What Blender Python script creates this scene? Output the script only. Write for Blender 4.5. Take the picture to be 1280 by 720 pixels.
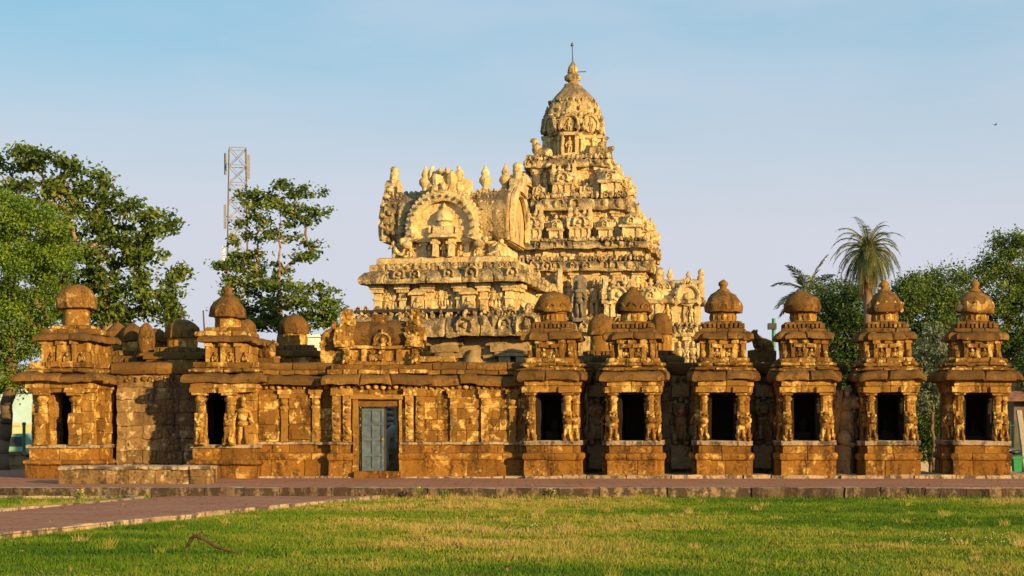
import bpy, math, random
import numpy as np
from mathutils import Matrix, Vector
R = math.radians
for o in list(bpy.data.objects): bpy.data.objects.remove(o)
SC = bpy.context.scene
COL = SC.collection
# ------------------------------------------------------------------ camera
FPX = 2000.0; CAMD = 40.0; CAMZ = 1.3; HOR = 532.0
cam_d = bpy.data.cameras.new('camera'); cam = bpy.data.objects.new('camera', cam_d); COL.objects.link(cam)
cam.location = (0, -CAMD, CAMZ); cam.rotation_euler = (R(90), 0, 0)
cam_d.sensor_width = 36; cam_d.lens = 36*FPX/1280; cam_d.shift_y = (HOR-360)/1280
cam_d.clip_end = 2000; cam_d.clip_start = 0.2
SC.camera = cam
# ------------------------------------------------------------------ sky and sun
SUN_AZ, SUN_EL = 42.0, 12.5          # degrees to the right of the view's back, height
w = bpy.data.worlds.new('World'); SC.world = w; w.use_nodes = True
nt = w.node_tree; nt.nodes.clear()
out = nt.nodes.new('ShaderNodeOutputWorld'); bg = nt.nodes.new('ShaderNodeBackground')
sky = nt.nodes.new('ShaderNodeTexSky'); sky.sky_type = 'NISHITA'; sky.sun_disc = False
sky.sun_elevation = R(SUN_EL); sky.sun_rotation = R(180-SUN_AZ)
sky.altitude = 0; sky.air_density = 1.0; sky.dust_density = 1.0; sky.ozone_density = 2.0
tc = nt.nodes.new('ShaderNodeTexCoord'); mp = nt.nodes.new('ShaderNodeMapping'); mp.inputs['Scale'].default_value = (1.6, 1.6, 7.0)
mp.inputs['Rotation'].default_value = (0, R(18), 0)
cn = nt.nodes.new('ShaderNodeTexNoise'); cn.inputs['Scale'].default_value = 1.7; cn.inputs['Detail'].default_value = 6; cn.inputs['Roughness'].default_value = .55
cr = nt.nodes.new('ShaderNodeMapRange'); cr.inputs['From Min'].default_value = .36; cr.inputs['From Max'].default_value = .72
cr.inputs['To Min'].default_value = 0.0; cr.inputs['To Max'].default_value = .55
mx = nt.nodes.new('ShaderNodeMixRGB'); mx.inputs['Color2'].default_value = (4.3, 4.35, 5.0, 1)
nt.links.new(tc.outputs['Generated'], mp.inputs['Vector']); nt.links.new(mp.outputs[0], cn.inputs['Vector'])
nt.links.new(cn.outputs['Fac'], cr.inputs['Value']); nt.links.new(cr.outputs[0], mx.inputs['Fac'])
sep = nt.nodes.new('ShaderNodeSeparateXYZ'); nt.links.new(tc.outputs['Generated'], sep.inputs[0])      # pale evening haze low in the sky
hz = nt.nodes.new('ShaderNodeMapRange'); hz.interpolation_type = 'SMOOTHSTEP'
for k_, q_ in (('From Min', .10), ('From Max', .285), ('To Min', .95), ('To Max', .03)): hz.inputs[k_].default_value = q_
nt.links.new(sep.outputs[2], hz.inputs['Value'])
hm = nt.nodes.new('ShaderNodeMixRGB'); hm.inputs['Color2'].default_value = (4.1, 4.2, 4.7, 1)
nt.links.new(hz.outputs[0], hm.inputs['Fac']); bl = nt.nodes.new('ShaderNodeMixRGB'); bl.inputs['Fac'].default_value = .6; bl.inputs['Color2'].default_value = (1.25, 3.55, 4.7, 1)
nt.links.new(sky.outputs[0], bl.inputs['Color1']); nt.links.new(bl.outputs[0], hm.inputs['Color1'])
nt.links.new(hm.outputs[0], mx.inputs['Color1']); nt.links.new(mx.outputs[0], bg.inputs['Color'])
bg.inputs['Strength'].default_value = 0.1
nt.links.new(bg.outputs[0], out.inputs['Surface'])
sd = bpy.data.lights.new('sun', 'SUN'); so = bpy.data.objects.new('sun', sd); COL.objects.link(so)
sd.energy = 5.0; sd.angle = R(.6); sd.color = (1.0, .665, .27)
a, e = R(SUN_AZ), R(SUN_EL)
so.rotation_euler = Vector((math.sin(a)*math.cos(e), -math.cos(a)*math.cos(e), math.sin(e))).to_track_quat('Z', 'Y').to_euler()
so.location = (20, -30, 20)
vs = SC.view_settings; vs.view_transform = 'Standard'; vs.look = 'None'; vs.exposure = 0.68; vs.gamma = 1; vs.use_curve_mapping = False

# ------------------------------------------------------------------ mesh helpers
rng = np.random.default_rng(7); random.seed(7)
def _hash(ix, iy, iz, s):
    n = (ix*374761393 + iy*668265263 + iz*1440662683 + s*1274126177) & 0xffffffff
    n = ((n ^ (n >> 13))*1274126177) & 0xffffffff
    n = ((n ^ (n >> 16))*2246822519) & 0xffffffff
    return ((n ^ (n >> 15)) & 0xffff)/65535.0
def vnoise(P, s=0):
    f = np.floor(P); i = f.astype(np.int64); t = P-f; t = t*t*(3-2*t)
    r = 0
    for dx in (0, 1):
        for dy in (0, 1):
            for dz in (0, 1):
                wgt = (t[:, 0] if dx else 1-t[:, 0])*(t[:, 1] if dy else 1-t[:, 1])*(t[:, 2] if dz else 1-t[:, 2])
                r = r + wgt*_hash(i[:, 0]+dx, i[:, 1]+dy, i[:, 2]+dz, s)
    return r*2-1
def vdisp(P, amp, freq, s=0):
    Q = P*freq
    return amp*np.stack([vnoise(Q, s), vnoise(Q+17.3, s+1), vnoise(Q+31.7, s+2)], 1)

def fast_mesh(name, V, F):
    """V (n,3); F (m,k) same-size faces, made quickly"""
    me = bpy.data.meshes.new(name); n, k = F.shape
    me.vertices.add(len(V)); me.vertices.foreach_set('co', V.astype(np.float32).ravel())
    me.loops.add(n*k); me.loops.foreach_set('vertex_index', F.astype(np.int32).ravel())
    me.polygons.add(n); me.polygons.foreach_set('loop_start', np.arange(0, n*k, k, dtype=np.int32))
    me.polygons.foreach_set('loop_total', np.full(n, k, np.int32))
    me.update(calc_edges=True)
    return me
def set_tint(me, t):
    at = me.attributes.new('tint', 'FLOAT', 'POINT'); at.data.foreach_set('value', np.asarray(t, np.float32))

def link(o, parent=None):
    COL.objects.link(o)
    if parent is not None: o.parent = parent
    return o
def tag(o, label=None, cat=None, group=None, kind=None):
    if label: o['label'] = label
    if cat: o['category'] = cat
    if group: o['group'] = group
    if kind: o['kind'] = kind
    return o
def thing(name, label, cat, loc=(0, 0, 0), rz=0, group=None):
    o = bpy.data.objects.new(name, None); o.location = loc; o.rotation_euler = (0, 0, R(rz)); o.empty_display_size = .2
    COL.objects.link(o); return tag(o, label, cat, group)
def copy_tree(o, parent=None):
    c = o.copy(); COL.objects.link(c); c.parent = parent
    for ch in list(o.children): copy_tree(ch, c)
    return c

class MB:
    def __init__(s, seed=0):
        s.V = []; s.T = []; s.F = []; s.n = 0; s.X = None; s.r = random.Random(seed)
    def add(s, V, F, tint=None):
        V = np.asarray(V, float).reshape(-1, 3)
        if s.X is not None: V = V @ s.X[:3, :3].T + s.X[:3, 3]
        if tint is None: tint = s.r.random()
        t = np.full(len(V), tint) if np.isscalar(tint) else np.asarray(tint)
        b = s.n; s.V.append(V); s.T.append(t); s.n += len(V)
        for f in F: s.F.append([i+b for i in f])
    def at(s, x=0, y=0, z=0, rz=0, rx=0, ry=0, sc=1):
        m = Matrix.Translation((x, y, z)) @ Matrix.Rotation(R(rz), 4, 'Z') @ Matrix.Rotation(R(ry), 4, 'Y') @ Matrix.Rotation(R(rx), 4, 'X')
        m = m @ Matrix.Diagonal((sc, sc, sc, 1)); s.X = np.array(m); return s
    # -- gridded closed box
    def box(s, x0, x1, y0, y1, z0, z1, res=.12, tint=None):
        def ax(a, b): return np.linspace(a, b, max(1, min(60, int(round(abs(b-a)/res))))+1)
        xs, ys, zs = ax(x0, x1), ax(y0, y1), ax(z0, z1)
        nx, ny, nz = len(xs)-1, len(ys)-1, len(zs)-1
        idx = {}; V = []; F = []
        def vi(i, j, k):
            q = (i, j, k)
            if q not in idx: idx[q] = len(V); V.append((xs[i], ys[j], zs[k]))
            return idx[q]
        for j in range(ny):
            for k in range(nz):
                F.append((vi(0, j, k), vi(0, j, k+1), vi(0, j+1, k+1), vi(0, j+1, k)))
                F.append((vi(nx, j, k), vi(nx, j+1, k), vi(nx, j+1, k+1), vi(nx, j, k+1)))
        for i in range(nx):
            for k in range(nz):
                F.append((vi(i, 0, k), vi(i+1, 0, k), vi(i+1, 0, k+1), vi(i, 0, k+1)))
                F.append((vi(i, ny, k), vi(i, ny, k+1), vi(i+1, ny, k+1), vi(i+1, ny, k)))
            for j in range(ny):
                F.append((vi(i, j, 0), vi(i, j+1, 0), vi(i+1, j+1, 0), vi(i+1, j, 0)))
                F.append((vi(i, j, nz), vi(i+1, j, nz), vi(i+1, j+1, nz), vi(i, j+1, nz)))
        s.add(V, F, tint); return s
    # -- profile swept round a CCW plan; blocks give joints
    def sweep(s, plan, prof, res=.1, block=0, jit=.012, groove=.015, cap=True, pres=None, tint=None, zj=0):
        plan = np.asarray(plan, float); n = len(plan)
        pr = []
        pres = pres or res*1.2
        for (a, b), (c, d) in zip(prof[:-1], prof[1:]):
            k = max(1, int(round(math.hypot(c-a, d-b)/pres)))
            for q in range(k): pr.append((a+(c-a)*q/k, b+(d-b)*q/k))
        pr.append(prof[-1]); pr = np.array(pr)
        dirs = np.roll(plan, -1, 0)-plan; L = np.linalg.norm(dirs, axis=1); dirs = dirs/L[:, None]
        nor = np.stack([dirs[:, 1], -dirs[:, 0]], 1)
        mit = []
        for i in range(n):
            a, b = nor[i-1], nor[i]; m = a+b; m = m/max(.25, m@b) if abs(m@b) > 1e-6 else b
            mit.append(m)
        mit = np.array(mit)
        E = []          # samples: edge, t, delta, tint, corner
        for i in range(n):
            tb = s.r.random() if tint is None else tint
            d0 = s.r.uniform(-jit, jit) if block else 0
            cuts = []
            if block and L[i] > block*1.3:
                k = max(2, int(round(L[i]/block))); c = [(q+s.r.uniform(-.25, .25))/k for q in range(1, k)]
                cuts = c
            ts = [0]; 
            segs = [0]+cuts+[1]
            for q in range(len(segs)-1):
                a, b = segs[q], segs[q+1]; g = groove/L[i]
                a2 = a+g if q > 0 else a; b2 = b-g if q < len(segs)-2 else b
                k = max(1, int(round((b2-a2)*L[i]/res)))
                for u in range(k+1):
                    t = a2+(b2-a2)*u/k
                    if t >= 1-1e-9: continue
                    E.append((i, t, 0 if t <= 1e-9 else d0, tb))
                if q < len(segs)-2:
                    E.append((i, b, -groove*1.2, tb*.5))
                    d0 = s.r.uniform(-jit, jit); tb = s.r.random() if tint is None else tint
        m = len(E); V = []; T = []
        ei = np.array([q[0] for q in E]); tt = np.array([q[1] for q in E]); dd = np.array([q[2] for q in E]); ti = np.array([q[3] for q in E])
        for (o, z) in pr:
            A = plan+o*mit; B = np.roll(A, -1, 0)
            p = A[ei]*(1-tt)[:, None]+B[ei]*tt[:, None]+nor[ei]*dd[:, None]
            V.append(np.column_stack([p, z+zj*np.maximum(dd, -jit)])); T.append(ti)
        F = []
        for k in range(len(pr)-1):
            for q in range(m):
                r_ = (q+1) % m
                F.append((k*m+q, k*m+r_, (k+1)*m+r_, (k+1)*m+q))
        if cap:
            F.append(tuple(range(m))[::-1]); F.append(tuple((len(pr)-1)*m+q for q in range(m)))
        s.add(np.vstack(V), F, np.concatenate(T)); return s
    def courses(s, plan, z0, z1, n, block=.5, res=.1, jit=.012, g=.014):
        zs = np.linspace(z0, z1, n+1)
        for a, b in zip(zs[:-1], zs[1:]):
            s.sweep(plan, [(-g, a), (0, a+g), (0, b-g), (-g, b)], res, block, jit)
        return s
    # -- lathe; sq: 2 round, 4 squarish
    def lathe(s, x, y, prof, n=24, sq=2.0, rot=0, facets=0, tint=None, lobes=0, lob=0):
        pr = []
        V = []; F = []
        for (r_, z) in prof:
            for k in range(n):
                th = 2*math.pi*k/n; c, q = math.cos(th), math.sin(th)
                f = (abs(c)**sq+abs(q)**sq)**(-1/sq)
                if facets:
                    seg = 2*math.pi/facets; u = (th % seg)-seg/2; f = math.cos(seg/2)/math.cos(u)
                if lobes: f *= 1+lob*abs(math.cos(lobes*th/2))-lob
                V.append((x+r_*f*math.cos(th+rot), y+r_*f*math.sin(th+rot), z))
        for j in range(len(prof)-1):
            for k in range(n):
                q = (k+1) % n
                F.append((j*n+k, j*n+q, (j+1)*n+q, (j+1)*n+k))
        F.append(tuple(range(n))[::-1]); F.append(tuple((len(prof)-1)*n+k for k in range(n)))
        s.add(V, F, tint); return s
    def blob(s, c, r, seg=8, ring=5, rz=0, ry=0, rx=0, tint=None):
        V = [(0, 0, -1)]
        for j in range(1, ring):
            ph = math.pi*j/ring
            for k in range(seg):
                th = 2*math.pi*k/seg; V.append((math.sin(ph)*math.cos(th), math.sin(ph)*math.sin(th), -math.cos(ph)))
        V.append((0, 0, 1)); V = np.array(V)*np.array(r)
        m = np.array(Matrix.Rotation(R(rz), 3, 'Z') @ Matrix.Rotation(R(ry), 3, 'Y') @ Matrix.Rotation(R(rx), 3, 'X'))
        V = V @ m.T+np.array(c); F = []
        for k in range(seg):
            q = (k+1) % seg
            F.append((0, 1+q, 1+k)); b = 1+(ring-2)*seg; F.append((len(V)-1, b+k, b+q))
            for j in range(ring-2): F.append((1+j*seg+k, 1+j*seg+q, 1+(j+1)*seg+q, 1+(j+1)*seg+k))
        s.add(V, F, tint); return s
    def tube(s, pts, rad, n=6, tint=None, cap=True):
        pts = [Vector(p) for p in pts]; V = []; F = []
        if np.isscalar(rad): rad = [rad]*len(pts)
        up = None
        for i, p in enumerate(pts):
            d = (pts[min(i+1, len(pts)-1)]-pts[max(i-1, 0)])
            d = d.normalized() if d.length > 1e-9 else Vector((0, 0, 1))
            if up is None: up = d.orthogonal().normalized()
            up = (up-d*up.dot(d)); up = up.normalized() if up.length > 1e-6 else d.orthogonal().normalized()
            sd_ = d.cross(up)
            for k in range(n):
                th = 2*math.pi*k/n; V.append(p+(up*math.cos(th)+sd_*math.sin(th))*rad[i])
        for j in range(len(pts)-1):
            for k in range(n):
                q = (k+1) % n; F.append((j*n+k, j*n+q, (j+1)*n+q, (j+1)*n+k))
        if cap: F.append(tuple(range(n))[::-1]); F.append(tuple((len(pts)-1)*n+k for k in range(n)))
        s.add([tuple(v) for v in V], F, tint); return s
    # -- prism along x from a (y,z) outline
    def prism_x(s, poly, x0, x1, res=.12, tint=None, block=0, jit=.01):
        n = len(poly); k = max(1, int(round(abs(x1-x0)/res))); V = []; F = []; T = []
        cy, cz = np.mean(np.array(poly), 0)
        d = 0; tb = s.r.random()
        nb = max(1, int(block/res)) if block else 10**9
        for i in range(k+1):
            if block and i % nb == 0: d = s.r.uniform(-jit, jit); tb = s.r.random()
            for (y, z) in poly:
                f = 1+d/.5
                V.append((x0+(x1-x0)*i/k, cy+(y-cy)*f, cz+(z-cz)*f)); T.append(tb if tint is None else tint)
        for i in range(k):
            for j in range(n):
                q = (j+1) % n; F.append((i*n+j, (i+1)*n+j, (i+1)*n+q, i*n+q))
        F.append(tuple(range(n))); F.append(tuple(k*n+j for j in range(n))[::-1])
        s.add(V, F, T); return s
    # -- horseshoe arch, facing -y
    def arch(s, x, y, z, r, band=.28, depth=.06, boss=True, fin=True, n=18, flare=True, disc=True, beads=0, a0=-38):
        pts = []; rr = r*(1-band/2)
        V = []; F = []
        for i in range(n+1):
            th = R(a0+(180-2*a0)*i/n); o = r*1.0; q = r*(1-band)
            if flare and (i < 2 or i > n-2): o *= 1.18
            c, sn = math.cos(th), math.sin(th)
            for (rad, yy) in ((o, y), (o, y-depth*.7), ((o+q)/2, y-depth), (q, y-depth*.75), (q, y)):
                V.append((x+rad*c, yy, z+rad*sn))
        for i in range(n):
            for j in range(5):
                k = (j+1) % 5; F.append((i*5+j, (i+1)*5+j, (i+1)*5+k, i*5+k))
        F.append((4, 3, 2, 1, 0)); F.append(tuple(n*5+k for k in range(5)))
        s.add(V, F)
        if disc:
            m = 14; V = [(x+r*.8*math.cos(2*math.pi*k/m), y-depth*.2, z+r*.8*math.sin(2*math.pi*k/m)) for k in range(m)]
            V += [(a_, y+.02, c_) for a_, b_, c_ in V]
            s.add(V, [tuple(range(m))[::-1], tuple(range(m, 2*m))]+[(k, (k+1) % m, m+(k+1) % m, m+k) for k in range(m)])
        if boss: s.blob((x, y-depth*.4, z), (r*.32, depth*.8, r*.36), 7, 4)
        if fin:
            s.blob((x, y-depth*.5, z+r*1.12), (r*.2, depth*.7, r*.3), 6, 4)
        for k in range(beads):
            th = R(-30+240*(k+.5)/beads); s.blob((x+r*1.03*math.cos(th), y-depth*.4, z+r*1.03*math.sin(th)), (r*.07, depth*.6, r*.07), 6, 4)
        return s
    # -- carved standing figure facing -y, feet at z
    def figure(s, x, y, z, h, lean=0, arms=None):
        u = h/7.0; k = s.r
        b = lambda dx, dy, dz, rx_, ry_, rz_, **q: s.blob((x+dx*u+lean*u*dz/7, y-dy*u, z+dz*u), (rx_*u, ry_*u, rz_*u), 8, 5, **q)
        b(-.45, .5, 1.5, .36, .4, 1.6, ry=k.uniform(-8, 8)); b(.5, .5, 1.5, .36, .4, 1.6, ry=k.uniform(-12, 12))
        b(0, .5, 3.1, .85, .6, .6); b(0, .5, 4.3, .8, .6, 1.0); b(0, .6, 5.0, 1.0, .55, .5)
        b(0, .6, 6.0, .45, .5, .55); b(0, .5, 6.7, .38, .4, .55)
        b(-1.15, .5, 4.3, .26, .3, .9, ry=k.uniform(10, 40)); b(1.15, .5, 4.3, .26, .3, .9, ry=-k.uniform(10, 40))
        b(-1.4, .7, 3.4, .22, .25, .7, ry=k.uniform(-50, 50)); b(1.3, .7, 3.6, .22, .25, .7, ry=k.uniform(-60, 50))
        return s
    # -- rearing lion facing -y
    def lion(s, x, y, z, h):
        u = h/6.0; k = s.r
        b = lambda dx, dy, dz, rx_, ry_, rz_, **q: s.blob((x+dx*u, y-dy*u, z+dz*u), (rx_*u, ry_*u, rz_*u), 8, 5, **q)
        b(-.75, .5, .9, .5, .8, .9); b(.75, .5, .9, .5, .8, .9)
        b(-.75, 1.1, .25, .4, .6, .28); b(.75, 1.1, .25, .4, .6, .28)
        b(0, .4, 2.0, .95, .7, 1.4); b(0, .6, 3.1, 1.0, .8, .9)
        b(-.5, 1.1, 1.9, .26, .3, 1.3, rx=-8); b(.5, 1.1, 1.9, .26, .3, 1.3, rx=-8)
        b(0, .7, 4.3, 1.15, .7, 1.05); b(0, 1.2, 4.4, .75, .6, .7); b(0, 1.7, 4.15, .45, .35, .35)
        b(-.35, 1.6, 4.7, .18, .2, .18); b(.35, 1.6, 4.7, .18, .2, .18)
        b(-.7, .7, 5.3, .28, .25, .4); b(.7, .7, 5.3, .28, .25, .4); b(0, .6, 5.6, .4, .4, .4)
        return s
    def sitter(s, x, y, z, h):          # squatting dwarf
        u = h/4.0
        b = lambda dx, dy, dz, rx_, ry_, rz_, **q: s.blob((x+dx*u, y-dy*u, z+dz*u), (rx_*u, ry_*u, rz_*u), 7, 4, **q)
        b(0, .4, 1.2, .95, .7, 1.1); b(0, .6, 2.9, .65, .6, .7); b(-.9, .7, .6, .4, .6, .6); b(.9, .7, .6, .4, .6, .6)
        b(-1.05, .5, 1.7, .28, .35, .8, ry=20); b(1.05, .5, 1.7, .28, .35, .8, ry=-20); b(0, .5, 3.7, .4, .4, .3)
        return s
    def frieze(s, x0, x1, y, z, h, step, depth=.05, kind='mix'):
        x = x0+step/2
        while x < x1:
            q = s.r.random()
            if q < .35: s.blob((x, y, z+h/2), (step*.42, depth, h*.5), 7, 4)
            elif q < .6:
                s.blob((x-step*.15, y, z+h*.35), (step*.25, depth, h*.35), 6, 4, ry=30); s.blob((x+step*.2, y, z+h*.65), (step*.25, depth*.8, h*.3), 6, 4, ry=-30)
            elif q < .8: s.arch(x, y, z+h*.4, h*.45, .35, depth, n=10)
            else:
                s.blob((x, y, z+h*.3), (step*.3, depth*1.1, h*.35), 6, 4); s.blob((x, y-depth*.2, z+h*.78), (step*.18, depth, h*.24), 6, 4)
            x += step*s.r.uniform(.85, 1.15)
        return s
    def build(s, name, mat, parent=None, erode=.012, freq=6.0, ang=38, seed=None, label=None):
        V = np.vstack(s.V); T = np.concatenate(s.T)
        sd_ = (hash(name) if seed is None else seed) % 1000 if seed is not None else s.r.randrange(1000)
        off = np.array([s.r.uniform(0, 50)]*3)
        if erode:
            V = V+vdisp(V+off, erode, freq, sd_)+vdisp(V+off, erode*.9, freq*.36, sd_+5)+vdisp(V+off, erode*.4, freq*2.6, sd_+9)
        me = bpy.data.meshes.new(name); me.from_pydata(V.tolist(), [], s.F); me.update()
        set_tint(me, T)
        me.polygons.foreach_set('use_smooth', [True]*len(me.polygons))
        if ang < 179: me.set_sharp_from_angle(angle=R(ang))
        me.materials.append(mat)
        o = bpy.data.objects.new(name, me); link(o, parent)
        if label: o['label'] = label
        return o

def rect(x0, x1, y0, y1): return [(x0, y0), (x1, y0), (x1, y1), (x0, y1)]
def cross(hw, hd, pw, pd):               # rectangle with a shallow centre projection on its front
    return [(-hw, 0), (-pw, 0), (-pw, -pd), (pw, -pd), (pw, 0), (hw, 0), (hw, hd), (-hw, hd)]
def kap(o, h, z):                       # drooping eave
    return [(-.03, z+.14*h), (o*.72, z), (o*.95, z+.06*h), (o, z+.3*h), (o*.93, z+.58*h), (o*.7, z+.83*h), (o*.35, z+.97*h), (-.05, z+h)]
def tor(o, h, z):
    return [(0, z), (o*.7, z+.1*h), (o, z+.35*h), (o, z+.65*h), (o*.7, z+.9*h), (0, z+h)]

# ------------------------------------------------------------------ materials
def newmat(name):
    m = bpy.data.materials.new(name); m.use_nodes = True; t = m.node_tree; t.nodes.clear()
    o = t.nodes.new('ShaderNodeOutputMaterial'); p = t.nodes.new('ShaderNodeBsdfPrincipled'); t.links.new(p.outputs[0], o.inputs[0])
    return m, t, p, o
def noise(t, vec, scale, detail=4, rough=.55, dist=0):
    n = t.nodes.new('ShaderNodeTexNoise'); n.inputs['Scale'].default_value = scale; n.inputs['Detail'].default_value = detail
    n.inputs['Roughness'].default_value = rough; n.inputs['Distortion'].default_value = dist
    t.links.new(vec, n.inputs['Vector']); return n.outputs['Fac']
def ramp(t, v, a, b, lo=0., hi=1.):
    n = t.nodes.new('ShaderNodeMapRange'); n.interpolation_type = 'SMOOTHSTEP'
    for k, q in (('From Min', a), ('From Max', b), ('To Min', lo), ('To Max', hi)): n.inputs[k].default_value = q
    t.links.new(v, n.inputs['Value']); return n.outputs[0]
def mixc(t, f, a, b):
    n = t.nodes.new('ShaderNodeMixRGB')
    for s_, q in (('Fac', f), ('Color1', a), ('Color2', b)):
        if isinstance(q, (int, float)): n.inputs[s_].default_value = q
        elif isinstance(q, tuple): n.inputs[s_].default_value = (*q, 1)
        else: t.links.new(q, n.inputs[s_])
    return n.outputs[0]
def mth(t, op, a, b=None):
    n = t.nodes.new('ShaderNodeMath'); n.operation = op
    for i, q in enumerate((a, b)):
        if q is None: continue
        if isinstance(q, (int, float)): n.inputs[i].default_value = q
        else: t.links.new(q, n.inputs[i])
    return n.outputs[0]
def pos(t, sc=(1, 1, 1)):
    g = t.nodes.new('ShaderNodeNewGeometry'); m = t.nodes.new('ShaderNodeMapping'); m.inputs['Scale'].default_value = sc
    t.links.new(g.outputs['Position'], m.inputs['Vector']); return m.outputs[0], g
def bump(t, p, h, strength, dist):
    b = t.nodes.new('ShaderNodeBump'); b.inputs['Strength'].default_value = strength; b.inputs['Distance'].default_value = dist
    t.links.new(h, b.inputs['Height']); t.links.new(b.outputs[0], p.inputs['Normal'])
def tintattr(t):
    a_ = t.nodes.new('ShaderNodeAttribute'); a_.attribute_name = 'tint'; return a_.outputs['Fac']

def stone(name, c1, c2, pale, dark, pale_at=.6, dark_at=.62, top=None, top_amt=.6, k=1.0, bmp=.5, bd=.03, tintw=.5, mid=None):
    if name in ('brown_sandstone', 'base_sandstone', 'weathered_eave_stone', 'plastered_sandstone', 'dome_stone', 'pale_worn_plaster'):
        c1, c2, pale, dark, top, mid = [c and (c[0]*.92, c[1]*.865, c[2]*.68) for c in (c1, c2, pale, dark, top, mid)]     # redder, less blue, to offset the blue sky fill
    m, t, p, o = newmat(name)
    v, g = pos(t); vs_, _ = pos(t, (1, 1, .28))
    ti = tintattr(t)
    n1 = noise(t, v, .9*k, 5, .6); n2 = noise(t, v, 3.2*k, 6, .65, .4); n3 = noise(t, v, 17*k, 5, .65); n4 = noise(t, vs_, 3.0*k, 6, .65, .3)
    n5 = noise(t, v, 7.5*k, 5, .7, .6)
    f = mth(t, 'ADD', mth(t, 'MULTIPLY', ti, tintw), mth(t, 'MULTIPLY', n1, 1-tintw*.4))
    col = mixc(t, ramp(t, f, .25, .95), c1, c2)
    if mid: col = mixc(t, ramp(t, n5, .45, .62, 0, .75), col, mid)
    col = mixc(t, ramp(t, n3, .35, .75, 0, .35), col, dark)
    pm = mth(t, 'ADD', mth(t, 'MULTIPLY', n2, .62), mth(t, 'ADD', mth(t, 'MULTIPLY', n5, .3), mth(t, 'MULTIPLY', ti, .08)))
    col = mixc(t, ramp(t, pm, pale_at-.02, pale_at+.05, 0, .9), col, pale)
    dm = mth(t, 'ADD', mth(t, 'MULTIPLY', n4, .7), mth(t, 'MULTIPLY', n3, .3))
    col = mixc(t, ramp(t, dm, dark_at-.05, dark_at+.07, 0, .85), col, dark)
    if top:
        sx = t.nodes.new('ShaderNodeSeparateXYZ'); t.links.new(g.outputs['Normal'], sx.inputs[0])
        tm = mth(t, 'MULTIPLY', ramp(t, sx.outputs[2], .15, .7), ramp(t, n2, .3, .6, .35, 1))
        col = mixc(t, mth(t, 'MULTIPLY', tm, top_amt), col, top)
    t.links.new(col, p.inputs['Base Color']); p.inputs['Roughness'].default_value = .92
    p.inputs['Specular IOR Level'].default_value = .15
    hgt = mth(t, 'ADD', mth(t, 'MULTIPLY', n3, .6), mth(t, 'ADD', mth(t, 'MULTIPLY', n5, .8), mth(t, 'MULTIPLY', noise(t, v, 55*k, 3, .7), .3)))
    bump(t, p, hgt, bmp, bd)
    return m
def plain(name, c, rough=.7, metal=0, var=.25, k=6, emit=None):
    m, t, p, o = newmat(name); v, g = pos(t); n = noise(t, v, k, 5, .6)
    col = mixc(t, ramp(t, n, .3, .7), tuple(q*(1-var) for q in c), tuple(min(1, q*(1+var*.6)) for q in c))
    t.links.new(col, p.inputs['Base Color']); p.inputs['Roughness'].default_value = rough; p.inputs['Metallic'].default_value = metal
    p.inputs['Specular IOR Level'].default_value = .3
    return m
def leafmat(name, dark, mid, light, dry=None, trans=.3):
    m, t, p, o = newmat(name); ti = tintattr(t)
    v, g = pos(t); n = noise(t, v, .8, 3)
    f = mth(t, 'ADD', mth(t, 'MULTIPLY', ti, .7), mth(t, 'MULTIPLY', n, .5))
    cr_ = t.nodes.new('ShaderNodeValToRGB'); e_ = cr_.color_ramp.elements
    e_[0].position = .2; e_[0].color = (*dark, 1); e_[1].position = .95; e_[1].color = (*light, 1)
    q = e_.new(.55); q.color = (*mid, 1)
    if dry: q = e_.new(.99); q.color = (*dry, 1)
    t.links.new(f, cr_.inputs[0]); t.links.new(cr_.outputs[0], p.inputs['Base Color'])
    p.inputs['Roughness'].default_value = .55; p.inputs['Specular IOR Level'].default_value = .25
    tr = t.nodes.new('ShaderNodeBsdfTranslucent'); ms = t.nodes.new('ShaderNodeMixShader'); ms.inputs[0].default_value = trans
    t.links.new(cr_.outputs[0], tr.inputs[0]); t.links.new(p.outputs[0], ms.inputs[1]); t.links.new(tr.outputs[0], ms.inputs[2])
    t.links.new(ms.outputs[0], o.inputs[0]); return m

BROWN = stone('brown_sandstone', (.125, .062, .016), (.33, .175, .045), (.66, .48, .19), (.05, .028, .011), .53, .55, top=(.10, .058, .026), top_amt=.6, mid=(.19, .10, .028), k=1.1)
BASE = stone('base_sandstone', (.17, .08, .017), (.35, .17, .038), (.60, .41, .14), (.06, .032, .012), .57, .525, top=(.15, .09, .045), top_amt=.4, mid=(.22, .105, .025))
EAVE = stone('weathered_eave_stone', (.11, .062, .022), (.26, .145, .048), (.50, .34, .13), (.045, .027, .013), .60, .57, top=(.085, .05, .026), top_amt=.6, mid=(.14, .076, .026))
GOLD = stone('plastered_sandstone', (.20, .105, .027), (.46, .27, .075), (.72, .53, .22), (.075, .042, .016), .54, .55, top=(.14, .085, .04), top_amt=.45, mid=(.29, .155, .042), k=1.25)
DOME = stone('dome_stone', (.14, .074, .023), (.33, .18, .054), (.56, .39, .16), (.045, .027, .014), .575, .535, top=(.13, .075, .033), top_amt=.5, mid=(.17, .09, .03), k=1.2, bmp=.9, bd=.05)
PALE = stone('lime_plastered_stone', (.60, .43, .19), (.80, .62, .31), (.86, .72, .42), (.16, .11, .065), .56, .555, top=(.24, .185, .12), top_amt=.5, k=1.1, bmp=.8, bd=.05, mid=(.50, .33, .12))
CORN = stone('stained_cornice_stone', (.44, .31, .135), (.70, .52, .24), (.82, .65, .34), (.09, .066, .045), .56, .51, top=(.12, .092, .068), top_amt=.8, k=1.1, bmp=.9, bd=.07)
SHADE = stone('shade_darkened_stone', (.018, .013, .009), (.035, .026, .018), (.07, .05, .03), (.01, .008, .006), .68, .6, bmp=.3)  # near-black stone that paints the shade inside the shrines
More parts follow.
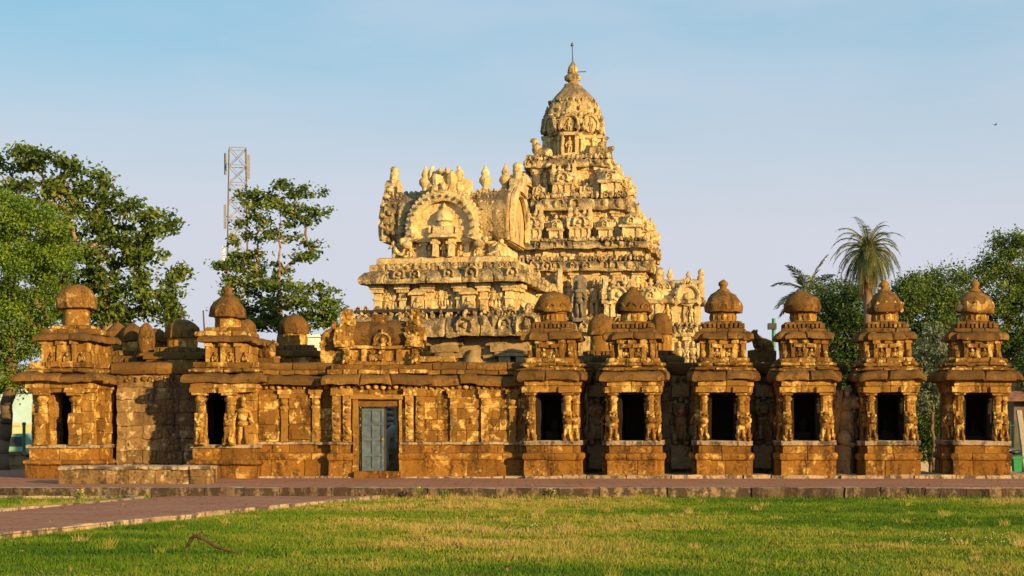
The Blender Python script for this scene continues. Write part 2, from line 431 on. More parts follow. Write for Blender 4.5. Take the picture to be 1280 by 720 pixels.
GREY = stone('grey_granite', (.26, .23, .19), (.40, .36, .30), (.52, .48, .40), (.1, .09, .075), .62, .62, bmp=.4)
OLDW = stone('bare_grey_brown_stone', (.22, .15, .07), (.42, .30, .15), (.52, .41, .22), (.055, .04, .026), .59, .56, top=(.12, .085, .05))
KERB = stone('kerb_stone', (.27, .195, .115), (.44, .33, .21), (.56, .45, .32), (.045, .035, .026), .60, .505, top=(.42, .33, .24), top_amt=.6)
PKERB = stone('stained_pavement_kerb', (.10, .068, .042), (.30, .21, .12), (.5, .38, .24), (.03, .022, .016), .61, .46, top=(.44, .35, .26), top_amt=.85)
PLAST = stone('pale_worn_plaster', (.40, .25, .09), (.58, .40, .16), (.72, .55, .26), (.12, .07, .03), .58, .6, bmp=.4)
STAINW = stone('stained_wall_stone', (.13, .08, .032), (.30, .19, .078), (.52, .40, .21), (.05, .034, .02), .555, .515, top=(.16, .10, .05), top_amt=.5, mid=(.20, .125, .05), k=.9)
# measured places: picture column/row of a point at depth y
def X(px, y=0): return (px-640)*(CAMD+y)/FPX
def Z(py, y=0): return CAMZ+(HOR-py)*(CAMD+y)/FPX
def gy(py, z): return FPX*(CAMZ-z)/(py-HOR)-CAMD      # depth of a ground point
LAWN = -.2

# ------------------------------------------------------------------ ground
def sheet(name, poly, z, mat, kind='structure'):
    me = bpy.data.meshes.new(name); me.from_pydata([(x, y, z) for x, y in poly], [], [tuple(range(len(poly)))]); me.update()
    me.materials.append(mat); o = bpy.data.objects.new(name, me); link(o); tag(o, kind=kind); return o
def ground_mat():
    m, t, p, o = newmat('lawn_soil'); v, g = pos(t)
    n1 = noise(t, v, .22, 5, .6, .5); n2 = noise(t, v, 1.4, 6, .65); n3 = noise(t, v, 22, 4, .7)
    col = mixc(t, ramp(t, n2, .3, .7), (.065, .10, .014), (.11, .135, .025))
    col = mixc(t, ramp(t, n1, .48, .62, 0, .85), col, (.24, .18, .065))
    col = mixc(t, ramp(t, n3, .4, .8, 0, .5), col, (.06, .055, .02))
    t.links.new(col, p.inputs['Base Color']); p.inputs['Roughness'].default_value = 1; p.inputs['Specular IOR Level'].default_value = .05
    bump(t, p, n3, .8, .05); return m
def paving_mat():
    m, t, p, o = newmat('red_paving'); v, g = pos(t)
    b = t.nodes.new('ShaderNodeTexBrick'); b.inputs['Scale'].default_value = 1.0; b.inputs['Brick Width'].default_value = .62; b.inputs['Row Height'].default_value = .31
    b.inputs['Mortar Size'].default_value = .022; b.inputs['Color1'].default_value = (.30, .12, .07, 1); b.inputs['Color2'].default_value = (.39, .17, .10, 1); b.inputs['Mortar'].default_value = (.16, .11, .085, 1)
    b.inputs['Bias'].default_value = 0; b.offset = .5
    t.links.new(v, b.inputs['Vector'])
    n1 = noise(t, v, .5, 6, .65, .3); n2 = noise(t, v, 9, 5, .7)
    col = mixc(t, ramp(t, n1, .35, .7, 0, .6), b.outputs[0], (.37, .20, .12))
    col = mixc(t, ramp(t, n2, .4, .8, 0, .45), col, (.17, .10, .08))
    t.links.new(col, p.inputs['Base Color']); p.inputs['Roughness'].default_value = 1; p.inputs['Specular IOR Level'].default_value = .08
    h = mth(t, 'SUBTRACT', mth(t, 'MULTIPLY', n2, .5), mth(t, 'MULTIPLY', b.outputs['Fac'], .6)); bump(t, p, h, .5, .02); return m
LAWNM = ground_mat(); PAVE = paving_mat()
sheet('ground', [(-600, -60), (600, -60), (600, 900), (-600, 900)], LAWN-.03, LAWNM)
PY0 = -6.7
# paved platform round the temple: a real slab with a worn kerb
b = MB(3); b.box(-19, 8.6, PY0+.3, 13.0, -.21, 0, 3.0, .5); b.box(8.6, 19, PY0+.3, 2.9, -.21, 0, 3.0, .5)
o = b.build('pavement', PAVE, erode=0); tag(o, kind='structure')
b = MB(4); x = -19.0
while x < 19:
    L = b.r.uniform(.7, 1.5); j = b.r.uniform(-.025, .025); zz = b.r.uniform(-.012, .012)
    b.box(x+.006, x+L-.006, PY0+j, PY0+.3, -.27, .004+zz, .12); x += L
o = b.build('kerb', PKERB, erode=.014, freq=5); tag(o, kind='structure')
# red path running off to the left of the viewer
pr = [(-2.9, PY0+.05), (-6.85, -18.6), (-9.6, -27), (-13.0, -27), (-9.6, -16), (-8.62, -12.5), (-7.55, -8.2), (-7.0, PY0+.05)]
b = MB(5); n = len(pr)
b.add([(x, y, -.165) for x, y in pr], [tuple(range(n))[::-1]], .5)
o = b.build('path', PAVE, erode=0); tag(o, kind='structure')
def edge_line(name, pts, wd, z0, z1, seed):
    b = MB(seed)
    for (x0, y0), (x1, y1) in zip(pts[:-1], pts[1:]):
        L = math.hypot(x1-x0, y1-y0); k = max(1, round(L/.9)); an = math.degrees(math.atan2(y1-y0, x1-x0))
        for i in range(k):
            t = (i+.5)/k; b.at(x0+(x1-x0)*t, y0+(y1-y0)*t, b.r.uniform(-.008, .008), an+b.r.uniform(-.8, .8))
            b.box(-L/k/2+.006, L/k/2-.006, -wd/2, wd/2, z0, z1, .1)
    b.X = None; o = b.build(name, KERB, erode=.01, freq=6); tag(o, kind='structure')
edge_line('path_kerb', [(-2.75, -6.85), (-4.9, -12.6), (-6.95, -18.6), (-9.7, -27)], .10, -.3, -.145, 6)
edge_line('path_kerb', [(-7.9, -7.25), (-7.5, -7.6), (-7.55, -8.3), (-8.75, -12.5), (-9.7, -16), (-13.1, -27)], .12, -.3, -.125, 7)
edge_line('path_kerb', [(-19, -7.05), (-8.2, -7.05)], .1, -.3, -.15, 8)

# low slab the free-standing shrines stand on
b = MB(9); x = .3
while x < 13.1:
    L = b.r.uniform(.6, 1.3); b.box(x+.01, x+L-.01, -.72+b.r.uniform(-.06, .05), 2.2, -.02, .085+b.r.uniform(-.02, .015), .14); x += L
x = -6.5
while x < .3:
    L = b.r.uniform(.6, 1.3); b.box(x+.01, x+L-.01, -.42+b.r.uniform(-.05, .05), .6, -.02, .035+b.r.uniform(-.01, .015), .14); x += L
o = b.build('stone_footing', KERB, erode=.02, freq=5); tag(o, kind='structure')

# ------------------------------------------------------------------ carved stone pieces used by the shrines
def pillar_mesh(z0, z1, w, seed, kind=0):
    b = MB(seed); h = z1-z0
    sq = rect(-w/2, w/2, -w/2, w/2)
    b.sweep(sq, [(.02, z0), (.02, z0+.1*h), (-.005, z0+.13*h), (-.005, z0+.58*h), (.0, z0+.6*h)], .06, 0, tint=b.r.random())
    b.lathe(0, 0, [(w*.5, z0+.6*h), (w*.46, z0+.74*h), (w*.56, z0+.755*h), (w*.42, z0+.775*h), (w*.42, z0+.8*h), (w*.6, z0+.84*h), (w*.66, z0+.875*h), (w*.5, z0+.905*h), (w*.5, z0+.92*h), (w*.7, z0+.94*h)], 16, facets=8, rot=R(22.5))
    b.sweep(rect(-w*.72, w*.72, -w*.72, w*.72), [(-.02, z0+.935*h), (0, z0+.95*h), (0, z1)], .06, tint=b.r.random())
    return b
def mini_dome(b, x, y, z, r, h, sq=2.3, n=20, pts=None, facets=0, rot=0):
    pts = pts or [(.80, 0), (.97, .02), (1.0, .10), (1.0, .28), (.96, .42), (.86, .60), (.68, .78), (.42, .92), (.16, .99), (.02, 1.0)]
    b.lathe(x, y, [(r*a_, z+h*c) for a_, c in pts], n, sq, rot, facets)

def finial(b, x, y, z, h, r):
    b.lathe(x, y, [(r*.9, z), (r*.55, z+.1*h), (r*.5, z+.18*h), (r, z+.34*h), (r*.95, z+.46*h), (r*.5, z+.58*h), (r*.6, z+.64*h), (r*.62, z+.7*h), (r*.3, z+.84*h), (r*.05, z+h)], 12)

# ------------------------------------------------------------------ the row of small shrines
ROWG = 'small stone shrines in the front row'
def shrine(px, y, label, seed, rz=-7, s=1.0, dome='leaf', fin=True, hW=.72, pw=.58, ow=.285, eo=.19, dpts=None, altar='steps', domer=.46, dtop=4.70, dz=4.13, wide=1.04, leftw=None):
    """origin at the centre of the porch front, z up from the pavement"""
    k = random.Random(seed)
    T = thing('stone_shrine', label, 'shrine', (X(px, y), y, 0), rz, ROWG)
    T.rotation_euler.x = R(k.uniform(-.5, .5)); T.rotation_euler.y = R(k.uniform(-.7, .7))
    D = 1.75
    P = cross(hW, D, pw, .28)
    z = dict(pl=.10, t0=.44, d0=.62, s0=.80, p0=.93, l0=2.13, e0=2.40, f0=2.66, u0=2.98, k0=3.43, g0=3.63, n0=3.90, dm=dz)
    # moulded base
    b = MB(seed); b.sweep(P, [(.03, -.02), (.03, z['t0'])], .08, .75, .012)
    b.sweep(P, tor(.07, .19, z['t0']), .08, .8, .012)
    b.sweep(P, [(-.015, z['d0']-.005), (-.015, z['s0']+.004)], .08, .5, .015)
    b.build('base', BASE, T, .012, 5)
    b = MB(seed+1); b.sweep(P, [(.0, z['s0']), (.035, z['s0']+.02), (.035, z['p0']-.015), (.02, z['p0'])], .08, .9, .012)
    b.build('sill_slab', KERB, T, .008, 6)
    # cella walls, open to the front
    b = MB(seed+2)
    for x0, x1, y0, y1 in ((-hW+.06, -ow-.1, .1, D-.08), (ow+.1, hW-.06, .1, D-.08), (-ow-.11, ow+.11, D-.4, D-.09)):
        b.courses(rect(x0, x1, y0, y1), z['p0']-.01, z['l0']+.01, 4, .4, .1, .012)
    b.build('wall', BROWN, T, .012, 6)
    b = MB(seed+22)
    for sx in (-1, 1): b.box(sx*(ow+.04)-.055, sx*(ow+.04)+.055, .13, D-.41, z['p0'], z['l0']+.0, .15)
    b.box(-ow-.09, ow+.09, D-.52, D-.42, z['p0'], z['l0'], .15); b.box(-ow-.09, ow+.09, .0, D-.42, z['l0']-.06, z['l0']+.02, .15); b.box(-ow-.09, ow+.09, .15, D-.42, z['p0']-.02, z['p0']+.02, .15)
    b.build('shade_lining', SHADE, T, .01, 6)  # dark boxes put in so the cella reads as shaded
    # four pillars, each with its rearing lion
    for i, (x, yy, wd) in enumerate(((-ow-.17, -.13, .19), (ow+.17, -.13, .19), (-hW+.13, .12, .17), (hW-.13, .12, .17))):
        pb = pillar_mesh(z['p0'], z['l0'], wd, seed*7+i)
        pm = pb.build('pillar', GOLD if i < 2 else BROWN, T, .008, 9); pm.location = (x, yy, 0)
        lb = MB(seed*9+i)
        islion = i < 2 or k.random() < .5
        if islion: lb.lion(0, -wd*.30, z['p0'], k.uniform(.62, .72))
        else: lb.figure(0, -wd*.38, z['p0']+.06, .8)
        lm = lb.build('carved_lion' if islion else 'carved_figure', BROWN, pm, .014, 9, 60)
    # lintel and brackets
    b = MB(seed+3)
    b.sweep(cross(hW-.02, D-.05, pw-.03, .26), [(0, z['l0']), (.01, z['l0']+.02), (.02, z['l0']+.14), (.05, z['l0']+.16), (.05, z['e0']+.02)], .08, .45, .012)
    for x in (-ow-.17, ow+.17): b.box(x-.2, x+.2, -.33, -.2, z['l0']-.01, z['l0']+.13, .06)
    for x in (-hW+.13, hW-.13): b.box(x-.14, x+.14, -.075, .1, z['l0']-.008, z['l0']+.135, .06)
    b.build('lintel', GOLD, T, .012, 7)
    # heavy rounded eave, in lumps
    b = MB(seed+4); PE = cross(hW-.02, D-.02, pw, .24)
    b.sweep(PE, kap(eo, .27, z['e0']), .07, .5, .04, .03, pres=.05, zj=.7)
    b.build('eave', EAVE, T, .034, 5)
    b = MB(seed+5)
    b.sweep(PE, tor(.11, .10, z['f0']-.02), .06, .42, .035, .02, zj=.4)
    b.sweep(PE, [(-.02, z['f0']+.07), (-.02, z['f0']+.12)], .08, .3, .02)
    b.sweep(PE, tor(.05, .09, z['f0']+.11), .06, .36, .035, .02, zj=.4)
    b.sweep(cross(hW-.12, D-.12, pw-.06, .18), tor(.05, .13, z['f0']+.19), .07, .4, .025, .018)
    for i in range(5):
        x = k.uniform(-pw, pw); b.sitter(x, -.2, z['f0']+.17, k.uniform(.12, .2))
    b.build('frieze', BROWN, T, .016, 6)
    # upper storey with niches
    uw, ud = .57, .57; cy = .72
    U = [(x, yv+cy-ud) for x, yv in cross(uw, 2*ud, .36, .10)]
    b = MB(seed+6); b.courses(U, z['u0']-.02, z['k0']+.01, 2, .3, .08, .012)
    fy = cy-ud
    for x, yy in ((-.5, fy), (.5, fy), (-.29, fy-.1), (.29, fy-.1), (0, fy-.1)):
        if k.random() < .9:
            b.box(x-.05, x+.05, yy-.05, yy+.02, z['u0'], z['k0']-.08, .06); b.box(x-.085, x+.085, yy-.075, yy+.02, z['k0']-.085, z['k0'], .06)
    for x in (-.15, .15):
        b.box(x-.12, x+.12, fy-.19, fy-.08, z['k0']-.19, z['k0']-.10, .05); b.sitter(x, fy-.1, z['u0']+.02, .24)
    for sx in (-1, 1): b.blob((sx*.5, fy-.06, z['u0']+.1), (.07, .06, .1))
    b.build('upper_storey', GOLD if seed in (500, 700) else BROWN, T, .014, 7)
    b = MB(seed+7)
    b.sweep(U, kap(.15, .2, z['k0']), .06, .42, .03, .025, pres=.04, zj=.7)
    b.build('upper_eave', EAVE, T, .026, 6)
    b = MB(seed+8)
    b.sweep(rect(-.50, .50, cy-.50, cy+.50), tor(.05, .12, z['g0']-.02), .06, .3, .02, .02, zj=.4)
    b.sweep(rect(-.40, .40, cy-.40, cy+.40), [(0, z['g0']+.08), (.02, z['g0']+.12), (.05, z['n0']-.06), (.05, z['n0']-.01), (-.03, z['n0']+.01)], .06, .2, .015, .02)
    for an in (0, 90, -90):
        b.at(0, cy, 0, an)
        for q in range(9): b.box(-.47+q*.107, -.47+q*.107+.065, -.52, -.38, z['g0']+.11, z['n0']-.05, .06)
    b.X = None
    b.build('stepped_band', EAVE, T, .014, 7)
    nr = .31*s; b = MB(seed+9)
    b.lathe(0, cy, [(nr*1.1, z['n0']-.02), (nr*1.05, z['n0']+.03), (nr, z['n0']+.05), (nr, dz-.04), (nr*1.12, dz-.01), (nr*1.1, dz+.03)], 24, 2.4, 0)
    for i in range(16): b.blob((nr*1.0*math.cos(i*R(22.5)), cy+nr*1.0*math.sin(i*R(22.5)), (z['n0']+dz)/2), (.035, .035, .1), 6, 4)
    b.build('neck', GOLD, T, .01, 7)
    b = MB(seed+10); h = dtop-dz
    mini_dome(b, 0, cy, dz, domer, h, 2.2, 32, dpts)
    d = b.build('dome', DOME, T, .034, 5.5, 50)
    if dome == 'leaf':
        b = MB(seed+11)
        for i in range(12):
            an = 30*i; r_ = domer*.98
            b.at(r_*math.sin(R(an)), cy-r_*math.cos(R(an)), dz+.03, an); b.r = random.Random(seed+i)
            b.blob((0, .005, h*.17), (.13, .035, h*.2), 4, 3); b.blob((0, -.0, h*.3), (.05, .03, h*.16), 4, 3)
        b.X = None; b.build('leaf_band', PLAST, d, .018, 11, 5)
    elif dome == 'patch':
        b = MB(seed+11)
        for i in range(8):
            an = 45*i; r_ = domer*.99
            b.at(r_*math.sin(R(an)), cy-r_*math.cos(R(an)), dz+.03, an)
            b.arch(0, .04, h*.2, h*.2, .5, .04, False, False, 10)
        b.X = None; b.build('worn_arch_band', GOLD if seed == 500 else DOME, d, .016, 9, 60)
    if fin:
        b = MB(seed+12); fh = .26
        b.lathe(0, cy, [(.17, dtop-.03), (.15, dtop+.03), (.09, dtop+.06), (.09, dtop+.1), (.125, dtop+.14), (.12, dtop+.2), (.05, dtop+fh), (.01, dtop+fh+.02)], 12)
        b.build('finial', GOLD, T, .012, 9, 60)
    elif fin is None:
        b = MB(seed+12); b.blob((0, cy, dtop), (.12, .12, .07)); b.build('finial', DOME, T, .01, 9, 60)
    # altar inside
    if altar == 'steps':
        b = MB(seed+13); zz = z['p0']
        b.box(-.26, .26, .45, 1.2, zz-.01, zz+.1, .1); b.box(-.19, .19, .55, 1.15, zz+.098, zz+.18, .1); b.box(-.1, .1, .68, 1.1, zz+.178, zz+.25, .1)
        b.lathe(0, .85, [(.07, zz+.24), (.07, zz+.42), (.05, zz+.48), (.01, zz+.5)], 12)
        b.build('altar', SHADE, T, .008, 8)  # coloured near black for the shade inside the cella
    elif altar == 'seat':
        b = MB(seed+13); zz = z['p0']; b.box(-.18, .16, .5, 1.0, zz-.01, zz+.22, .1); b.blob((0, .85, zz+.36), (.12, .1, .2)); b.build('altar', SHADE, T, .01, 8)  # near-black colour carries the shade of the cella
    return T

shrine(688, -.32, 'small brown shrine with a blunt rounded dome, directly right of the plain masonry wall', 300, -9, fin=False, dome='patch', dtop=4.69, altar='seat', dpts=[(.8, 0), (1, .04), (1.04, .12), (.98, .3), (.93, .34), (.91, .52), (.76, .75), (.5, .9), (.2, .98), (.02, 1)])
shrine(791, -.32, 'small brown shrine with a bald blunt tipped dome, second from the masonry wall', 400, -8, fin=None, dome='patch', dtop=4.74, altar='none', dpts=[(.85, 0), (1.02, .05), (1.02, .22), (.95, .27), (.92, .42), (.74, .62), (.5, .8), (.3, .92), (.22, 1.0), (.05, 1.03)])
shrine(902, -.32, 'small shrine with ball finial on a patched dome, left of the larger seated bull', 500, -7, fin=True, dome='patch', dtop=4.70, altar='none', dpts=[(.8, 0), (1, .05), (1.03, .3), (1.0, .45), (.95, .48), (.83, .62), (.6, .8), (.4, .9), (.3, .95), (.05, 1)])
shrine(1007, -.32, 'small shrine with a plain smooth dome, beside the broken end of the enclosure wall', 600, -6, fin=False, dome='patch', dtop=4.68, altar='seat', dpts=[(.82, 0), (1, .05), (1.03, .35), (.96, .40), (.92, .5), (.8, .68), (.55, .86), (.25, .97), (.02, 1)])
shrine(1112, -.32, 'freestanding shrine with a pale leaf carved dome, under the tall date palm', 700, -6, dome='leaf', altar='steps', dpts=[(.82, 0), (1.0, .04), (1.03, .12), (1.0, .38), (.92, .43), (.9, .5), (.78, .7), (.55, .88), (.3, .97), (.05, 1)])
shrine(1221, -.32, 'freestanding shrine with a leaf carved dome and knob finial, last one at the right end', 800, -8, dome='leaf', altar='steps', hW=.78, eo=.27, dpts=[(.82, 0), (1.0, .04), (1.03, .12), (1.0, .38), (.92, .43), (.9, .5), (.78, .7), (.55, .88), (.3, .97), (.05, 1)])

# ------------------------------------------------------------------ the two shrines built into the left half of the wall
def side_shrine(px, y, label, seed, hL, hR, ol, orr, zt, dr, dz, dtop, facets, rz, fin, eo=.3):
    """hL/hR: body left and right of the opening centre"""
    k = random.Random(seed); T = thing('stone_shrine', label, 'shrine', (X(px, y), y, 0), rz, ROWG)
    D = 2.6; cx = (hR-hL)/2; hw = (hL+hR)/2
    P = rect(-hL, hR, 0, D)
    b = MB(seed); b.sweep(P, [(.1, -.02), (.1, .30)], .08, .9, .014); b.sweep(P, tor(.14, .16, .30), .08, .9, .012); b.sweep(P, [(.03, .455), (.03, .74)], .08, .7, .014)
    b.build('base', BASE, T, .012, 5)
    b = MB(seed+1); b.sweep(P, [(.03, .73), (.08, .745), (.08, .81), (.04, .83)], .08, 1.0, .012); b.build('sill_slab', KERB, T, .008, 6)
    b = MB(seed+2)
    b.courses(rect(orr+.16, hR-.02, .06, D-.05), .82, 2.2, 5, .38, .09, .02)
    b.courses(rect(-hL+.02, -ol-.16, .06, D-.05), .82, 2.2, 5, .38, .09, .02)
    b.courses(rect(-ol-.15, orr+.15, D-.5, D-.06), .82, 2.2, 5, .4, .1, .02)
    b.build('wall', GOLD, T, .014, 6)
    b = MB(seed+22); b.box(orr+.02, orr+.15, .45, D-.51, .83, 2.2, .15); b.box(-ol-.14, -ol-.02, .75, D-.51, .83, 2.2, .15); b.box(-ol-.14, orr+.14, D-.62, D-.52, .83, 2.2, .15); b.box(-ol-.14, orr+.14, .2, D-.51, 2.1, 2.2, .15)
    b.build('shade_lining', SHADE, T, .01, 6)  # dark-coloured lining standing in for the shade inside
    for x in (-ol-.13, orr+.14):
        pb = pillar_mesh(.82, 2.13, .26, seed*7+int(x*100)); pm = pb.build('pillar', GOLD, T, .01, 8); pm.location = (x, -.0, 0)
        lb = MB(seed+int(x*99)+4)
        if seed > 150: lb.lion(0, -.1, .83, .72)
        else: [lb.box(-.16, .16, -.15+lb.r.uniform(-.02, .02), .1, .82+q_*.27, .82+q_*.27+.26, .07) for q_ in range(3)]
        lb.build('carved_lion' if seed > 150 else 'buttress_block', GOLD if seed > 150 else BROWN, pm, .02, 7)
    if seed > 150:
        lb = MB(seed+77); lb.figure(orr+.47, .04, .84, 1.15); lb.build('carved_figure', GOLD, T, .01, 9, 60)
    else:
        b = MB(seed+78); b.courses(rect(-ol-.02, -ol+.13, .12, .7), .82, 2.15, 4, .3, .08, .02); b.build('inner_wall', GOLD, T, .02, 6)
        b = MB(seed+79)
        for q in range(4): b.box(hR-.05, hR+.05+b.r.uniform(-.03, .03), .5, .95, .83+q*.33, .83+q*.33+.31, .1)
        b.build('buttress', BROWN, T, .025, 4)
    b = MB(seed+3); b.sweep(rect(-hL, hR, -.1, D), [(0, 2.12), (.02, 2.2), (.06, 2.23), (.06, 2.42)], .08, .5, .015)
    for x in (-ol-.13, orr+.14): b.box(x-.24, x+.24, -.2, -.09, 2.11, 2.24, .07)
    b.build('lintel', GOLD, T, .012, 7)
    PE = rect(-hL, hR, -.05, D)
    b = MB(seed+4); b.sweep(PE, kap(eo, .26, 2.36), .07, .62, .04, .03, pres=.05, zj=.6); b.build('eave', EAVE, T, .034, 5)
    b = MB(seed+5); b.sweep(PE, tor(.1, .12, 2.6), .07, .4, .035, .02, zj=.4)
    b.sweep(PE, [(-.05, 2.7), (-.05, 2.76)], .08, .4, .02)
    b.sweep(PE, tor(.0, .13, 2.75), .07, .4, .035, .02, zj=.4)
    for i in range(7): b.sitter(k.uniform(-hL, hR), .05, 2.7, .16)
    b.build('frieze', BROWN, T, .016, 6)
    U = rect(-hL+.25, hR-.25, .22, D-.3)
    b = MB(seed+6); b.courses(U, 2.85, zt, 2, .3, .08, .015)
    x = -hL+.3
    while x < hR-.3:
        b.box(x-.055, x+.055, .15, .24, 2.86, zt-.1, .06); b.box(x-.1, x+.1, .12, .24, zt-.1, zt-.01, .06)
        if k.random() < .7: b.sitter(x+.19, .2, 2.88, .26)
        x += .38
    b.build('upper_storey', GOLD, T, .014, 7)
    b = MB(seed+7); b.sweep(U, kap(.2, .2, zt-.01), .07, .5, .03, .03, pres=.05); b.build('upper_eave', EAVE, T, .03, 5)
    ccx = .0 if seed < 150 else -.03; cy = 1.2
    b = MB(seed+8); b.sweep(rect(ccx-.62, ccx+.62, cy-.62, cy+.62), tor(.04, .15, zt+.17), .07, .35, .02, .02)
    b.sweep(rect(ccx-.42, ccx+.42, cy-.42, cy+.42), tor(.04, .12, zt+.3), .07, .3, .02, .02)
    b.build('stepped_band', BROWN, T, .014, 6)
    b = MB(seed+9); b.lathe(ccx, cy, [(dr*.72, zt+.38), (dr*.7, dz+.04)], 24, 2.6, R(22.5), facets); b.build('neck', GOLD, T, .01, 6)
    b = MB(seed+10)
    pts = [(.84, 0), (1.0, .03), (1.03, .1), (1.0, .42), (.95, .46), (.93, .55), (.8, .78), (.55, .93), (.2, .99), (.02, 1.0)] if not facets else [(.82, 0), (1.0, .03), (1.02, .1), (.99, .42), (.92, .47), (.8, .62), (.6, .78), (.34, .92), (.2, .97), (.06, 1)]
    mini_dome(b, ccx, cy, dz, dr, dtop-dz, 2.5, 24, pts, facets, R(22.5) if facets else 0)
    b.build('dome', DOME, T, .034, 5, 45)
    if fin:
        b = MB(seed+11); b.lathe(ccx, cy, [(.13, dtop-.04), (.1, dtop+.04), (.13, dtop+.1), (.1, dtop+.17), (.02, dtop+.21)], 12); b.build('finial', DOME, T, .01, 9, 60)
    b = MB(seed+13); b.box(-.2, .2, 1.2, 1.7, .81, 1.2, .1); b.build('altar', SHADE, T, .01, 8)  # altar coloured dark, as if in deep shade
    return T
side_shrine(74, -.35, 'large corner shrine with a round cushion dome, at the left end of the row', 100, .74, .78, .30, .30, 3.42, .47, 4.24, 4.90, 0, -5, False)
side_shrine(270, -.42, 'shrine with an eight sided domed roof and knob, left of the doorway', 200, .55, .95, .25, .22, 3.36, .46, 4.02, 4.66, 8, -5, True, .24)

# ------------------------------------------------------------------ enclosure wall
W = thing('enclosure_wall', 'long weathered brown masonry enclosure wall joining the shrines, with pilasters and rounded coping', 'wall', (0, 0, 0))
def wallrun(x0, x1, y, D, seed, pil, top=2.85, niche=(), wm=BROWN, mould=True, scroll=True):
    P = rect(x0, x1, y, y+D); b = MB(seed)
    if mould:
        b.sweep(P, [(.05, -.02), (.05, .44)], .09, .8, .015); b.sweep(P, tor(.09, .2, .43), .09, .7, .014); b.sweep(P, [(-.01, .62), (-.01, .83)], .09, .5, .012)
        b.build('base_moulding', BASE, W, .014, 5)
        b = MB(seed+1); b.sweep(P, [(0, .82), (.05, .83), (.05, .89), (.0, .9)], .09, 1.1, .01); b.build('ledge', KERB, W, .008, 6)
    b = MB(seed+2); b.courses(P, .895 if mould else -.02, 2.30, 5 if mould else 7, .42, .07, .012); b.build('masonry', wm, W, .014, 6)
    for x in pil:
        b = MB(seed+int(x*50)+3); w_ = .085
        b.box(x-w_, x+w_, y-.07, y+.02, .895, 2.0, .07); b.box(x-w_-.02, x+w_+.02, y-.09, y+.02, 1.72, 1.78, .06); b.box(x-w_-.05, x+w_+.05, y-.10, y+.02, 1.99, 2.09, .06)
        b.blob((x, y-.05, 1.88), (w_*1.25, .07, .09)); b.box(x-w_-.09, x+w_+.09, y-.11, y+.02, 2.09, 2.2, .06)
        b.build('pilaster', GOLD, W, .012, 7)
    for (a, c) in niche:
        b = MB(seed+int(a*60)+5); b.courses(rect(a, c, y-.035, y+.02), .95, 2.1, 3, .8, .08, .006); b.build('niche_panel', BROWN, W, .01, 6)
    if scroll:
        b = MB(seed+9); b.frieze(x0, x1, y-.02, 2.2, .13, .17, .045); b.build('scroll_band', GOLD, W, .01, 8, 60)
    b = MB(seed+6); b.sweep(P, kap(.2, .27, 2.3), .07, .7, .035, .03, pres=.05, zj=.6); b.build('eave', EAVE, W, .028, 4)
    b = MB(seed+7); b.sweep(P, [(-.02, 2.55), (.06, 2.58), (.06, 2.68), (-.02, 2.7)], .07, .35, .03, .03)
    b.sweep(P, tor(.05, .2, 2.68), .08, .9, .02, .025); b.build('coping', EAVE, W, .018, 4)
wallrun(X(312), X(418), 0, .9, 1000, (X(356), X(395)), niche=((X(324), X(347)), (X(362), X(388))))
wallrun(X(500), X(668), 0, .9, 1100, (X(567), X(606), X(641)))
def backrun(x0, x1, y, seed, wm):
    P = rect(x0, x1, y, y+.9); b = MB(seed)
    b.courses(P, -.02, 2.62, 8, .5, .07, .03, .016); b.build('masonry', wm, W, .026, 6)
    b = MB(seed+9); b.frieze(x0, x1, y-.01, 2.42, .14, .2, .05); b.build('scroll_band', BROWN, W, .01, 8, 60)
    b = MB(seed+1); b.sweep(P, tor(.13, .34, 2.6), .08, 1.0, .02, .03, pres=.05); b.build('coping', EAVE, W, .02, 4)
backrun(X(146, 1.05), X(250, 1.05), 1.05, 1200, STAINW)
backrun(X(735, 1.5), X(1052, 1.5), 1.5, 1300, OLDW)
# lions and old figures carved on the shaded wall
for px, yy in ((747, 1.5), (850, 1.5), (953, 1.5), (966, 1.5)):
    b = MB(px); b.lion(X(px, yy), yy-.05, .8, 1.25); b.box(X(px, yy)-.26, X(px, yy)+.26, yy-.25, yy+.02, .2, .8, .1); b.box(X(px, yy)-.22, X(px, yy)+.22, yy-.2, yy+.02, 2.05, 2.35, .1)
    b.build('carved_lion', OLDW, W, .02, 7, 60)
# rearing beast ending the wall beside the fourth right-hand shrine
b = MB(77); b.at(X(1052, .5), .5, 0, 62); b.lion(0, 0, .75, 1.55); b.box(-.25, .25, -.3, .5, -.02, .8, .1); b.box(-.1, .1, -.05, .5, .78, 2.2, .1); b.X = None
b.build('carved_beast', OLDW, W, .025, 5, 60)

# ------------------------------------------------------------------ gateway
G = thing('gateway', 'temple gateway with carved jambs under a broken barrel roof carved with arches', 'gateway', (X(472, -.3), -.3, 0), 0)
gx = lambda px: X(px, -.3)-X(472, -.3)
gl, gr, ol, orr = gx(413), gx(531), gx(446), gx(501)
for x0, x1 in ((gl, gx(440)), (gx(502), gr)):
    P = rect(x0, x1, 0, 1.3); b = MB(2000+int(x0*10))
    b.sweep(P, [(.03, -.02), (.03, .44)], .09, .8, .015); b.sweep(P, tor(.07, .2, .43), .09, .8, .014); b.sweep(P, [(-.01, .62), (-.01, .83)], .09, .5, .012)
    b.build('base_moulding', BASE, G, .014, 5)
    b = MB(2001+int(x0*10)); b.sweep(P, [(0, .82), (.04, .83), (.04, .89), (.0, .9)], .09, 1.1, .01); b.build('ledge', KERB, G, .008, 6)
b = MB(2002)
for x0, x1 in ((gl, gx(440)), (gx(502), gr)): b.courses(rect(x0+.01, x1-.01, .03, 1.3), .895, 2.3, 5, .4, .07, .012)
b.courses(rect(gx(439), gx(503), .06, 1.3), 1.98, 2.3, 1, .5, .08)
b.build('wall', BROWN, G, .014, 6)
